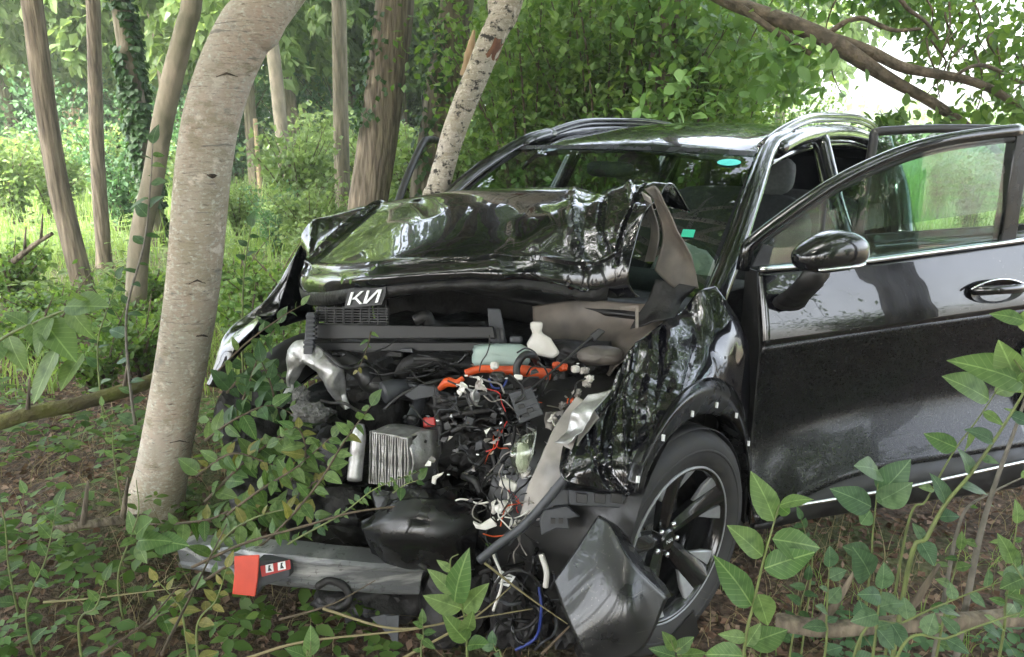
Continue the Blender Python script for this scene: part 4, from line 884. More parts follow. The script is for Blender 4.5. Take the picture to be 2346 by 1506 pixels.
for i in range(130):                                       # shards and torn foil all over the bay
    x, y = random.gauss(1150, 95), random.gauss(985, 95)
    if not (880 < x < 1330 and 820 < y < 1230): continue
    s_ = random.uniform(4, 13); a = random.uniform(0, 3); dd_ = random.uniform(2.08, 2.3)
    tt = sorted(random.uniform(0, 6.28) for _ in range(random.choice((3, 4, 5))))
    P_ = [V(x + s_*math.cos(t)*random.uniform(.6, 1.3), y + s_*math.sin(t)*random.uniform(.4, 1), dd_ + random.uniform(-.012, .012)) for t in tt]
    mb = MB(); mb.prism(P_, AF*.003); mb.build('debris_shard', random.choice(('black_plastic', 'gloss_plastic', 'gloss_plastic', 'dark_metal', 'alu', 'alu', 'primer_pale', 'white_plastic', 'grey_plastic')), bay, smooth=False)
for i in range(20):
    x, y = random.choice(((1040, 900), (1200, 1080), (1285, 1010), (1240, 1180), (1180, 1200), (1060, 890), (1100, 880), (1085, 905), (1300, 905), (1320, 930), (1270, 960), (1230, 1120), (1150, 1160), (1250, 1090))); d0 = random.uniform(2.04, 2.2); s_ = random.uniform(8, 20)
    g = cr2(np.array([[V(x + s_*a + random.uniform(-6, 6), y + s_*b + random.uniform(-6, 6), d0 + random.uniform(-.02, .02)) for a in (-1, 0, 1)] for b in (-1, 0, 1)]), 16, 16)
    mb = MB(); mb.grid(crumple(g, .04, 22, None, (1, 1, 1), i*3.)); bp('torn_foil', mb, random.choice(('alu', 'primer_pale', 'white_plastic')), solid=.002)
for i in range(14):                                       # glass and paint crumbs lying about the bay
    x, y = random.uniform(860, 1330), random.uniform(830, 1200); lump('glass_crumb', x, y, random.uniform(2.1, 2.3), (.004, .002, .003), random.choice(('letter_white', 'alu', 'primer_pale')), x, 3, .6)

# ---------------------------------------------------------------- crash beam in front
beam = empty('crash_beam', (0, 0, 0), parent=suv); tag(beam, 'bent grey metal crash beam with red plate')
pth = [(425, 1266, 2.62), (520, 1276, 2.42), (600, 1290, 2.26), (665, 1296, 2.22), (760, 1306, 2.22), (860, 1314, 2.24), (962, 1318, 2.28)]
C = cr1([V(*p) for p in pth], 60); hh = np.interp(np.linspace(0, 1, 60), [0, .3, .5, 1], [.046, .050, .055, .050])
rows = []
for i in range(60):
    T = nz(C[min(59, i + 1)] - C[max(0, i - 1)]); up = nz(np.array((0, 0, 1)) - T*T[2]); ou = np.cross(T, up); ou = -ou*np.sign(ou@AF)
    h = hh[i]; prf = [(-1, -.0), (-1, .026), (-.82, .034), (-.6, .034), (-.45, .024), (.45, .024), (.6, .034), (.82, .034), (1, .026), (1, 0), (1, -.05), (-1, -.05)]
    rows.append([C[i] + up*h*a + ou*b for a, b in prf])
g = crumple(np.array(rows), .004, 14, None, (1, 1, 1), 3); mb = MB(); mb.grid(g, True); k = len(prf)
e = len(mb.v); mb.f.append(tuple(range(e - k, e))); mb.f.append(tuple(range(k)))
mb.build('beam', 'steel_grey', beam, auto=40)
face([(536, 1275), (594, 1272), (590, 1330), (584, 1368), (531, 1362), (536, 1320)], 2.10, .006, 'red_orange', 'red_plate', .004, parent=beam)
P = [(590, 1282), (664, 1286), (664, 1322), (600, 1345), (588, 1365)]
face(P, 2.135, .05, 'grey_plastic', 'plate_holder', .003, parent=beam, tilt=.03)
st = face([(596, 1298), (664, 1283), (666, 1304), (600, 1322)], 2.13, .002, 'red', 'warning_sticker', 0, parent=beam, tilt=.03)
for x in (608, 636): face([(x, 1297 - (x - 600)*.2), (x + 17, 1293 - (x - 600)*.2), (x + 19, 1311 - (x - 600)*.2), (x + 1, 1315 - (x - 600)*.2)], 2.127 + .0003*(x-596), .001, 'letter_white', 'sticker_square', 0, parent=beam)
for x in (611, 639): face([(x + 4, 1298 - (x - 600)*.2), (x + 9, 1297 - (x - 600)*.2), (x + 7, 1303 - (x - 600)*.2), (x + 12, 1310 - (x - 600)*.2), (x + 3, 1311 - (x - 600)*.2)], 2.1255 + .0003*(x-596), .001, 'black_plastic', 'sticker_symbol', 0, parent=beam)

# ---------------------------------------------------------------- torn-off bumper corner leaning in front of the wheel
mbp = empty('bumper_corner', carw(V(1400, 1490, 1.85)) * np.array([1, 1, 0]), rot_c())
tag(mbp, 'torn-off dark bumper corner panel leaning in front of the wheel', 'bumper panel')
off = np.array(car(np.array(mbp.location)))
def W(px, py, d): return V(px, py, d) - off
top_e = [(1268, 1332, 1.90), (1318, 1260, 1.90), (1372, 1180, 1.92)]; rid = [(1290, 1400, 1.84), (1380, 1310, 1.815), (1398, 1205, 1.875)]
mid = [(1320, 1470, 1.80), (1430, 1400, 1.76), (1445, 1290, 1.80)]; low = [(1350, 1530, 1.80), (1470, 1490, 1.77), (1530, 1372, 1.82)]
mb = MB(); g = cr2(np.array([[W(*p) for p in r] for r in (top_e, rid, mid, low)]), 36, 30); mb.grid(crumple(g, .004, 7, None, (1, 1, 1), 3)); mb.build('skin', 'panel', mbp, solid=.006, auto=25)
eg = cr2(np.array([[W(1372, 1180, 1.92), W(1398, 1205, 1.875), W(1445, 1290, 1.80), W(1530, 1372, 1.82)], [W(1392, 1190, 1.95), W(1425, 1215, 1.92), W(1478, 1290, 1.87), W(1545, 1362, 1.88)]]), 6, 24)
mb = MB(); mb.grid(eg); mb.build('flange', 'gloss_plastic', mbp, solid=.004)
for x, y in ((1440, 1252), (1475, 1297), (1512, 1340)):
    mb = MB(); mb.prism([W(x, y, 1.835), W(x + 14, y + 4, 1.84), W(x + 16, y + 14, 1.84), W(x + 4, y + 11, 1.835)], AF*.004); mb.build('clip_slot', 'black_plastic', mbp, smooth=False)
mb = MB(); mb.prism([W(1520, 1480, 1.86), W(1590, 1400, 1.90), W(1602, 1450, 1.92), W(1560, 1510, 1.9)], AF*.01); mb.build('lower_flap', 'black_plastic', mbp, smooth=False)
# ------------------------------------------------------------------ trees
def trunk_mesh(path, rad, n=20, bark=.0, kz=1., o=0., lump_=0., kr=1.6):
    path = np.asarray(path, float); m = len(path)
    T = np.gradient(path, axis=0); T /= np.linalg.norm(T, axis=1)[:, None]
    a = np.array((1., 0, 0)); rows = []; hgt = np.concatenate([[0], np.cumsum(np.linalg.norm(np.diff(path, axis=0), axis=1))])
    for i in range(m):
        a = nz(a - T[i]*(a@T[i])); b = np.cross(T[i], a); r = []
        for j in range(n):
            t = 2*PI*j/n; c, s = math.cos(t), math.sin(t)
            f = 1 + lump_*ns((c, s, hgt[i]*1.5), 1, o)
            if bark: f += bark*(ridge((c*kr, s*kr, hgt[i]*kz), 2.6, o) - .4) + bark*.5*ns((c*5, s*5, hgt[i]*kz*2), 1, o + 3)
            r.append(path[i] + rad[i]*f*(a*c + b*s))
        rows.append(r)
    return np.array(rows)
def px_path(pts, Y, top=8.):
    W_ = [at(x, y, Y) for x, y in pts]
    b = W_[0]; dn = nz(W_[0] - W_[1]); dn = nz(dn + np.array((0, 0, -1.)))
    g = gh(b[0], b[1]); base = b + dn*((b[2] - g + .06)/-dn[2]) if b[2] > g - .05 else b
    up = nz(W_[-1] - W_[-2]); up = nz(up + np.array((0, 0, .5))); L_ = max(0, top - W_[-1][2])
    tail = [W_[-1] + up*L_*k for k in (.25, .6, 1.)] if L_ > .3 else []
    return ([base] if b[2] > g + .02 else []) + W_ + tail
def crown_cloud(seed, n_tw, per, rad, size, hollow=.35, droop=-.2, flat=.75):
    rg = np.random.default_rng(seed); P, D, N, S = [], [], [], []
    for _ in range(n_tw):
        d = rg.normal(size=3); d /= np.linalg.norm(d); r = rg.uniform(hollow, 1)**.6
        c = d*r*np.array((rad, rad, rad*flat)); out = nz(d + rg.normal(size=3)*.6 + np.array((0, 0, droop)))
        L_ = rg.uniform(.35, .9)*rad*.32
        for k in range(per):
            t = rg.random(); P.append(c + out*L_*t + rg.normal(size=3)*.05*rad*.35); dd = nz(out + rg.normal(size=3)*.8 + np.array((0, 0, -.3)))
            D.append(dd); N.append(nz(np.array((0, 0, 1.)) + rg.normal(size=3)*.55)); S.append(size*rg.uniform(.6, 1.3))
    return P, D, N, S
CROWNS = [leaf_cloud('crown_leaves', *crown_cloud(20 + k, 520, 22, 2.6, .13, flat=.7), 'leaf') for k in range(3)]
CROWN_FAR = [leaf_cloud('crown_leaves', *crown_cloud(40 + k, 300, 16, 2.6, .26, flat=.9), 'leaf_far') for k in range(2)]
def limb_mesh(path, crown_c, rad, o):
    mb = MB(); top = path[-1]
    for k in range(6):
        a = k*1.05 + o; i = int(len(path)*(.62 + .05*k)); i = min(i, len(path) - 1)
        e = crown_c + np.array((math.cos(a)*1.7, math.sin(a)*1.7, .4*math.sin(k*2.)))
        P = cr1([path[i], path[i]*.5 + e*.5 + np.array((0, 0, -.25)), e], 10); mb.tube(P, np.linspace(rad*.42, .012, 10), 6, cap=False)
    return mb
def tree(label, pts, Y, rpx, bark, n=20, bump=.05, kz=.35, top=8., crown=0, cscale=1., o=0., name='tree', taper=.75, ivy=None, group=None, cen=None, lum=.06, mseg=70, coff=(0, 0, 0)):
    path = px_path(pts, Y, top); base = np.array(path[0])
    root = empty(name, base); tag(root, label, 'tree', group)
    P = cr1(np.array(path), mseg) - base
    for _ in range(mseg//9): P[1:-1] = P[1:-1]*.5 + (P[:-2] + P[2:])*.25
    px2m = Y/1.0/FPX
    r0 = rpx[0]*px2m; r1 = rpx[1]*px2m; h = np.linspace(0, 1, mseg)
    zz = np.clip(P[:, 2]/3., 0, 1); rad = r0 + (r1 - r0)*zz
    rad = rad*np.clip(1.05 - np.clip((P[:, 2] - 3.2)/(max(top, 4) - 3.0), 0, 1)*.75, .2, 2)*(1 + .25*np.exp(-P[:, 2]/.12))
    mb = MB(); mb.grid(trunk_mesh(P, rad, n, bump, kz, o, lum, 4.2 if 36 < n < 56 or n > 60 else 1.6), True); t = mb.build('trunk', bark, root)
    if crown is not None:
        cc = P[-1] + np.array((0, 0, .2)) + np.array(coff)
        limb_mesh(P, cc, rad[0], o).build('limbs', bark, root)
        c = link('crown', CROWNS[crown % 3], root); c.location = cc; c.rotation_euler = (0, 0, o*1.7); c.scale = (cscale,)*3
    if ivy:
        dens, z0, z1, size, mm, side = ivy; Q, D, N_, S = [], [], [], []
        for _ in range(dens):
            zz_ = random.uniform(z0, z1); i = int(np.argmin(np.abs(P[:, 2] - zz_))); th = random.uniform(0, 2*PI) if side is None else random.gauss(side, .7)
            if noise.noise(Vector((math.cos(th)*1.2, math.sin(th)*1.2, zz_*1.6))) < -.12: continue
            d = np.array((math.cos(th), math.sin(th), 0)); Q.append(P[i] + d*(rad[i]*random.uniform(1.0, 1.35) + .01)); D.append(nz(np.array((random.gauss(0, .5), random.gauss(0, .5), -1)) + d*.4)); N_.append(nz(d + np.array((0, 0, .5)) + np.random.default_rng(len(Q)).normal(size=3)*.35)); S.append(size*random.uniform(.6, 1.2))
        link('ivy', leaf_cloud('ivy', Q, D, N_, S, mm, near=False, wid=1.4), root)
    return root, P, rad, base

# the pale tree in front
NT_PTS = [(352, 1165), (368, 1100), (386, 1000), (405, 900), (422, 800), (437, 700), (447, 600), (455, 500), (464, 400), (478, 300), (500, 215), (532, 130), (575, 50), (612, -10)]
root, P, rad, base = tree('pale grey smooth-barked tree curving over beside the crushed car front', NT_PTS, 2.65, (55, 57), 'bark_near', n=56, bump=.015, kz=2., top=7.2, crown=0, lum=.05, mseg=260, o=1.3, coff=(.6, .6, .3))
def scar(px, py, wpx, hpx, sag, m='bark_scar', thick=.003):              # lens or chevron shaped scars sunk in the bark
    rows = []
    for t in np.linspace(-1, 1, 15):
        r = []
        for v in (-1, -.3, .3, 1):
            hh_ = hpx*(1 - abs(t)**1.5)*v*.5 + sag*(abs(t))
            x, y = px + t*wpx/2, py + hh_
            rr_ = ray(x, y); best = None
            o_ = EYE - base                                                 # march to the trunk surface
            for s in np.linspace(1.9, 3.6, 500):
                q_ = o_ + rr_*s; i = int(np.argmin(np.abs(P[:, 2] - q_[2])))
                if np.linalg.norm((q_ - P[i])[:2]) < rad[i]*1.02: best = q_; break
            if best is None: best = o_ + rr_*(2.65/rr_[1])
            r.append(best - rr_*(.004 + thick*(1 - abs(v))*(1 - abs(t))))
        rows.append(r)
    mb = MB(); mb.grid(np.array(rows)); mb.build('bark_scar', m, root, solid=.003)
for s in ((487, 404, 24, 11, -2, 'bark_scar', .006), (452, 642, 40, 4, 9, 'bark_scar', .003), (520, 168, 50, 5, 8, 'bark_scar', .004), (412, 1010, 46, 3, 5), (462, 768, 26, 3, 3), (600, 96, 9, 8, 0)): scar(*s)
# moss/lichen ridge bump on the underside of the bend
tree('slender brown tree bowed outwards beside the meadow', [(198, 690), (166, 560), (132, 420), (102, 230), (80, 60), (72, 0)], 6.6, (22, 19), 'bark_brown', n=22, bump=.06, kz=.6, top=6.6, crown=1, cscale=1.2, o=2.2, coff=(.3, .6, 0))
tree('straight thin brown tree between the bowed trunk and the ivy tree', [(240, 612), (228, 450), (219, 250), (215, 60), (213, 0)], 8.3, (15, 13), 'bark_brown', n=18, bump=.06, kz=.6, top=7., crown=2, cscale=1.2, o=3.1)
tree('tree trunk wrapped in dark ivy near the far fence', [(345, 480), (328, 330), (302, 180), (275, 0)], 10., (20, 18), 'bark_grey', top=9, crown=0, o=4.4, ivy=(6500, .2, 4.8, .11, 'leaf_dark', None))
r5, P5, rad5, b5 = tree('leaning smooth pale brown tree just behind the pale curved tree', [(318, 560), (350, 420), (373, 280), (402, 150), (432, 40), (440, 0)], 5.5, (22, 20), 'bark_pale', n=22, bump=.03, kz=.8, top=6.4, crown=1, cscale=1.15, o=5.6, coff=(0, .8, 0))
tree('small straight trunk at the sunlit meadow edge', [(652, 370), (640, 250), (626, 120), (612, 0)], 13.5, (14, 13), 'bark_pale', top=10, crown=2, o=6.1, ivy=None)
tree('narrow green-grey trunk behind the big ridged trunk', [(782, 345), (779, 170), (776, 0)], 12.5, (17, 15), 'bark_grey', top=10, crown=0, o=7.3)
tree('big trunk with deep ridged brown bark behind the bonnet', [(838, 505), (861, 350), (885, 180), (905, 0)], 7.4, (42, 37), 'bark_brown', n=110, bump=.055, kz=.3, top=7.6, crown=1, cscale=1.35, o=8.4, coff=(-1.2, -.8, .3), mseg=130, ivy=(700, 1.6, 4.6, .07, 'leaf_dark', 3.3))
tree('thick grey-brown trunk with ivy climbing it behind the spotted birch', [(978, 430), (1000, 300), (1022, 150), (1048, 0)], 7.8, (36, 32), 'bark_grey', n=84, bump=.05, kz=.35, top=7.6, crown=2, cscale=1.2, o=9.2, coff=(-1.0, -1.2, .6), mseg=110, ivy=(520, .8, 4., .07, 'leaf_dark', 4.3))
# spotted birch leaning by the bonnet, its stem split and red inside
SB = [(985, 500), (1000, 445), (1020, 375), (1042, 300), (1070, 225), (1098, 160), (1122, 100), (1148, 45), (1172, -10)]
rb, PB, radB, bB = tree('white spotted birch with split red wood leaning over the bonnet', SB, 3.72, (24, 25), 'bark_birch', n=30, bump=.05, kz=3., top=6.5, crown=2, cscale=.7, o=2.7, lum=.16, mseg=200)
def sleeve(pts, Y, rr_, m, name, parent, pbase, o=0., nn=24, bump=.3):
    C = cr1([at(x, y, Y) - pbase for x, y in pts], 30); rd = np.interp(np.linspace(0, 1, 30), np.linspace(0, 1, len(rr_)), rr_)
    mb = MB(); mb.grid(trunk_mesh(C, rd, nn, bump, 4., o, .2), True); return mb.build(name, m, parent)
sleeve([(1096, 172), (1112, 128), (1128, 90), (1140, 62)], 3.72, [.012, .050, .054, .02], 'torn_wood', 'split_wood', rb, bB, 3.)
sleeve([(1072, 175), (1078, 125), (1086, 70)], 3.80, [.034, .026, .006], 'fresh_wood', 'broken_stub', rb, bB, 5., bump=.3)
sleeve([(1036, 322), (1044, 302), (1052, 285)], 3.70, [.004, .030, .004], 'torn_wood', 'split_wood', rb, bB, 7.)
# pale birch stems inside the hazel
for i, (a, b, c, d) in enumerate(((1400, 1398, 1412, 1420), (1452, 1440, 1436, 1425), (1368, 1380, 1388, 1400))):
    tree('thin pale birch stem growing up through the hazel thicket', [(a, 290), (b, 200), (c, 100), (d, 20)], 9. + i*.4, (8, 6), 'bark_birch', n=10, bump=.03, top=7, crown=(i if i == 0 else None), cscale=.6, o=i*2., group='birch stems in the hazel', mseg=40)
# fallen limb far right that arches over behind the car, with forks
hz = at(1480, 300, 6.6); hz[2] = 0
lt = empty('overhanging_tree', hz); tag(lt, 'tree behind the car whose long forked bough droops over its open doors', 'tree')
def bough(name, pts, rr_, m='bark_limb', Yv=None, o=0.):
    C = cr1([at(p[0], p[1], p[2]) - hz for p in pts], 46); rd = .76*np.interp(np.linspace(0, 1, 46), np.linspace(0, 1, len(rr_)), rr_)
    mb = MB(); mb.grid(trunk_mesh(C, rd, 18, .03, .8, o, .10), True); return mb.build(name, m, lt)
mb = MB(); jn = at(1560, -60, 6.2) - hz
Ct = cr1([np.zeros(3) - np.array((0, 0, .05)), np.array((.03, 0, 1.2)), np.array((.12, -.1, 2.4)), jn*np.array((.7, .7, 1.)), jn + np.array((-.1, .2, 1.5)), jn + np.array((-.3, .4, 3.))], 60)
mb.grid(trunk_mesh(Ct, np.linspace(.13, .05, 60), 16, .05, .6, 2., .08), True); mb.build('trunk', 'bark_brown', lt)
bough('limb', [(1560, -60, 6.2), (1650, -8, 6.0), (1720, 22, 5.8), (1800, 50, 5.7), (1880, 84, 5.6), (1930, 112, 5.5), (1985, 148, 5.5), (2050, 188, 5.5), (2130, 232, 5.5), (2215, 290, 5.5), (2290, 350, 5.5)], [.075, .07, .072, .078, .075, .062, .05, .044, .03], o=1.)
bough('limb', [(1890, 84, 5.58), (1940, 100, 5.55), (2000, 122, 5.5), (2060, 152, 5.45), (2120, 166, 5.4), (2200, 180, 5.35), (2260, 200, 5.3), (2310, 228, 5.3), (2400, 300, 5.3)], [.05, .05, .046, .04, .036, .03], o=4.)
bough('limb', [(1900, 76, 5.6), (1935, 52, 5.55), (1975, 42, 5.5), (2010, 56, 5.5), (2050, 70, 5.45), (2110, 66, 5.4)], [.028, .022, .02, .015], o=6.)
bough('limb', [(1700, 18, 5.75), (1760, 62, 5.7), (1810, 95, 5.65), (1858, 124, 5.6)], [.03, .03, .024, .022], o=8.)
bough('limb', [(2180, 176, 5.3), (2250, 150, 5.3), (2346, 192, 5.3), (2420, 220, 5.3)], [.014, .018, .018, .016], o=9.)
bough('limb', [(2050, -20, 5.2), (2080, 20, 5.2), (2120, 50, 5.25), (2150, 90, 5.3)], [.02, .018, .014, .01], o=10.)
for k in range(14):                                   # hanging twigs
    x0, y0 = random.uniform(1900, 2330), random.uniform(-30, 120); pts = [(x0, y0, 5.6)]
    for _ in range(3): x0 += random.uniform(-35, 35); y0 += random.uniform(25, 60); pts.append((x0, y0, 5.6 + random.uniform(-.2, .2)))
    bough('twig', pts, [.010, .007, .004], 'twig', o=k)
def clusters(cs, m_per, size, seed, droop=-.5, near=True, wid=1.25):
    rg = np.random.default_rng(seed); Q, D, N_, S = [], [], [], []
    for (x, y, Y, sp) in cs:
        c = at(x, y, Y)
        for _ in range(m_per):
            o_ = rg.normal(size=3)*sp*np.array((1, 1, .7)); Q.append(c + o_); D.append(nz(rg.normal(size=3)*.7 + np.array((0, 0, droop)))); N_.append(nz(np.array((0, -.3, 1.)) + rg.normal(size=3)*.5)); S.append(size*rg.uniform(.55, 1.2))
    return Q, D, N_, S
cs = [(random.uniform(1470, 1790), random.uniform(-40, 240), random.uniform(5.9, 7.2), .18) for _ in range(30)] + [(random.uniform(1790, 1870), random.uniform(120, 230), 5.6, .12) for _ in range(4)] \
   + [(random.uniform(1850, 2120), random.uniform(-80, 10), random.uniform(5.9, 6.8), .12) for _ in range(9)]
Q, D, N_, S = clusters(cs, 42, .12, 5)
link('crown', leaf_cloud('crown', [p - hz for p in Q], D, N_, S, 'leaf_light', True, 1.2), lt)
cs = [(random.uniform(2110, 2420), random.uniform(-60, 150), random.uniform(5.6, 6.6), .17) for _ in range(20)] + [(random.uniform(2230, 2420), random.uniform(180, 320), random.uniform(5, 6), .15) for _ in range(14)] + [(random.uniform(2020, 2340), random.uniform(-40, 130), random.uniform(5.4, 7.), .12) for _ in range(14)] + [(2140, 290, 5.4, .10), (2060, 300, 5.3, .06), (2010, 275, 5.2, .05), (2060, 265, 5.2, .05)]
Q, D, N_, S = clusters(cs, 40, .085, 6)
link('crown', leaf_cloud('crown', [p - hz for p in Q], D, N_, S, 'leaf', True, 1.2), lt)

# ------------------------------------------------------------------ shrubs: three kinds, copied
def shrub_cloud(seed, n_st, h, spread, size, per, m, near=False):
    rg = np.random.default_rng(seed); Q, D, N_, S = [], [], [], []; mb = MB()
    for i in range(n_st):
        a = rg.uniform(0, 2*PI); tip = np.array((math.cos(a)*spread*rg.uniform(.2, 1), math.sin(a)*spread*rg.uniform(.2, 1), h*rg.uniform(.55, 1.05)))
        b = np.array((math.cos(a), math.sin(a), 0))*.12*rg.random(); C = cr1([b, b*.6 + tip*np.array((.3, .3, .55)), tip], 12); mb.tube(C, np.linspace(.016, .003, 12), 5, cap=False)
        for k in range(per):
            t = rg.uniform(.12, 1)**.8; p = C[int(t*11)] + rg.normal(size=3)*np.array((.16, .16, .11))*h*.35*(.5 + t)
            if p[2] < .02: p[2] = .03
            Q.append(p); D.append(nz(rg.normal(size=3) + np.array((0, 0, -.35)))); N_.append(nz(np.array((0, 0, 1.)) + rg.normal(size=3)*.6)); S.append(size*rg.uniform(.6, 1.25))
    st = bpy.data.meshes.new('stems'); st.from_pydata(mb.v, [], mb.f); st.materials.append(MATS['twig'])
    return st, leaf_cloud('foliage', Q, D, N_, S, m, near, 1.15)
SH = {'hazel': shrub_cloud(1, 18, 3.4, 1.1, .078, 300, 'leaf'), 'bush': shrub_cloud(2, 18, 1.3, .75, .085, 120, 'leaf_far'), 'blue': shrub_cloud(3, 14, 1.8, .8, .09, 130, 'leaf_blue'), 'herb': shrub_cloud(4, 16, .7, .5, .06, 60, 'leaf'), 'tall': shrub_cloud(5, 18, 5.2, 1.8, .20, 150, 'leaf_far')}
def shrub(kind, x, y, s, label, group, rz=None, nm='shrub'):
    o = empty(nm, (x, y, gh(x, y) - .02), rz if rz is not None else random.uniform(0, 6.3)); o.scale = (s, s, s*random.uniform(.85, 1.15)); tag(o, label, 'shrub', group)
    link('stems', SH[kind][0], o); link('foliage', SH[kind][1], o); return o
for px, Y, s in ((1170, 9.0, .9), (1215, 6.9, 1.), (1290, 7.4, 1.), (1380, 6.7, .95), (1460, 7.6, 1.), (1540, 7.0, 1.), (1620, 7.8, .9), (1330, 8.8, 1.1), (1230, 9.2, 1.1), (1450, 9.6, 1.1), (1160, 10.5, 1.)):
    shrub('hazel', (px - 1173)/FPX*Y*1.02, Y, s, 'tall green hazel bush in the thicket behind the car roof', 'hazel thicket behind the car', nm='hazel_bush')
for px, Y, s in ((1700, 9.5, .62), (1600, 10.2, .8), (1790, 11., .55)):
    shrub('hazel', (px - 1173)/FPX*Y*1.02, Y, s, 'lower hazel bush under the drooping bough', 'hazel bushes under the bough', nm='hazel_bush')
for px, Y, s in ((930, 6.2, .5), (1060, 6.4, .5), (720, 8.5, .75), (760, 7.2, .6), (1000, 9., 1.2), (700, 11., 1.1), (960, 11.5, 1.3), (560, 10.5, .6), (470, 12.5, 1.), (160, 13., 1.2), (60, 12., 1.1), (270, 14.5, 1.1), (880, 14., 1.5), (760, 16., 1.5), (1080, 12.5, 1.4)):
    shrub('bush', (px - 1173)/FPX*Y*1.02, Y, s, 'bright green bush at the meadow edge behind the trees', 'bushes at the meadow edge')
for px, Y, s in ((640, 9.2, .5), (300, 11.5, .9), (180, 16., 1.4), (480, 15., 1.2), (400, 17., 1.5), (90, 18., 1.6), (330, 20., 1.9), (560, 19., 1.6), (20, 21., 1.9), (700, 21., 1.8), (820, 20., 2.)):
    shrub('blue', (px - 1173)/FPX*Y*1.02, Y, s, 'blue-green bush far across the meadow', 'far bushes across the meadow')
for px, Y, s in ((560, 4.9, .9), (640, 4.6, .8), (600, 5.8, 1.), (680, 5.6, .9), (540, 6.6, .9), (745, 5.2, .75), (260, 5.2, .9), (300, 4.6, .8), (120, 5.6, .9), (60, 4.9, .8), (200, 4.3, .7), (20, 6.4, 1.), (330, 6.2, .9), (860, 6.4, .8)):
    shrub('herb', (px - 1173)/FPX*Y*1.02, Y, s, 'low leafy herb growing between the trees', 'herbs between the trees', nm='herb')
# far wood: trees one can tell apart, then the mass behind them
def far_tree(x, y, s, k, label, group):
    o = empty('background_tree', (x, y, 0), random.uniform(0, 6.3)); o.scale = (s,)*3; tag(o, label, 'tree', group)
    t = link('trunk', FT, o); c = link('crown', CROWN_FAR[k % 2], o); c.location = (.2, 0, 5.2); c.scale = (1., 1., 1.15)
    return o
mb = MB(); mb.grid(trunk_mesh(cr1(np.array([(0, 0, -.1), (.05, .02, 2), (.15, .1, 4.2), (.2, 0, 6)]), 30), np.linspace(.17, .05, 30), 10, .05, .5, 1., .05), True)
FT = bpy.data.meshes.new('trunk'); FT.from_pydata(mb.v, [], mb.f); FT.materials.append(MATS['bark_grey'])
for i in range(26):
    px = -150 + i*76 + random.uniform(-25, 25)
    if 1760 < px < 2330: continue
    Y = random.uniform(17, 27); far_tree((px - 1173)/FPX*Y*1.02, Y, random.uniform(.85, 1.3), i, 'leafy tree in the sunlit wood beyond the meadow', 'trees of the far wood')
for i in range(16):
    px = -150 + i*108 + random.uniform(-30, 30)
    if px > 1700: continue
    Y = random.uniform(24, 31); shrub('tall', (px - 1173)/FPX*Y*1.02, Y, random.uniform(.9, 1.3), 'tall thicket bush in front of the far wood', 'bushes of the far wood')
# trees standing round the clearing behind and beside the viewer (they shade the wreck and show in its paint)
for i, (x, y, s) in enumerate(((-2.4, -.9, 1.15), (-1.2, -2.6, 1.2), (-3.8, -3.4, 1.25), (.6, -2.9, 1.3), (3.5, 1.0, 1.05), (4.9, 4.2, 1.1), (-3.4, 1.6, 1.1), (1.2, -4.6, 1.2), (-5.5, -1.5, 1.2), (-3., -6., 1.3), (2.5, -7.5, 1.3), (6.5, -4.5, 1.2), (-7.5, 3., 1.2), (-6, -9, 1.4), (8.8, -9, 1.3), (0.5, -12, 1.5))):
    o = empty('clearing_tree', (x, y, 0), i*1.3); o.scale = (s,)*3; tag(o, 'tall leafy tree standing round the clearing', 'tree', 'trees round the clearing')
    link('trunk', FT, o); c = link('crown', CROWNS[i % 3], o); c.location = (.2, 0, 5.)
for x, y, s in ((5., -3.4, 1.), (6.6, -5.2, 1.2), (8.2, -6.4, 1.2), (4.4, -5.6, 1.), (9.5, -4., 1.2), (7.5, -8.5, 1.3)):
    shrub('hazel', x, y, s, 'hazel bush standing round the clearing', 'hazel bushes round the clearing', nm='hazel_bush')
for px, Y, s in ((2200, 10.5, .42), (2290, 9.6, .5), (2400, 11., .6), (2120, 13., .40), (2330, 13.5, .7)):
    shrub('hazel', (px - 1173)/FPX*Y*1.02, Y, s, 'low bush on the open side behind the car doors', 'bushes behind the car doors', nm='hazel_bush')
Q, D, N_, S = [], [], [], []
rg = np.random.default_rng(77)
for _ in range(850):
    az = R(rg.uniform(-48, 19)); d = rg.uniform(32, 44); c = np.array((math.sin(az)*d, math.cos(az)*d, rg.uniform(.3, 13)))
    for k in range(16):
        Q.append(c + rg.normal(size=3)*.8); D.append(rg.normal(size=3)); N_.append(nz(np.array((0, -.3, 1.)) + rg.normal(size=3)*.5)); S.append(rg.uniform(.35, .75))
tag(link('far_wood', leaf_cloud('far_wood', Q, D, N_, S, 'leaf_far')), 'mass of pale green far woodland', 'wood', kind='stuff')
# low hedge on the open side so that the horizon is closed
Q, D, N_, S = [], [], [], []
for _ in range(500):
    az = R(rg.uniform(17, 70)); d = rg.uniform(40, 52); c = np.array((math.sin(az)*d, math.cos(az)*d, abs(rg.normal())*1.0))
    for k in range(12): Q.append(c + rg.normal(size=3)*.6); D.append(rg.normal(size=3)); N_.append(nz(np.array((0, -.3, 1.)) + rg.normal(size=3)*.5)); S.append(rg.uniform(.3, .6))
tag(link('far_hedge_foliage', leaf_cloud('far_hedge_foliage', Q, D, N_, S, 'leaf_far')), 'pale hedge far off across the open field', 'hedge', kind='stuff')
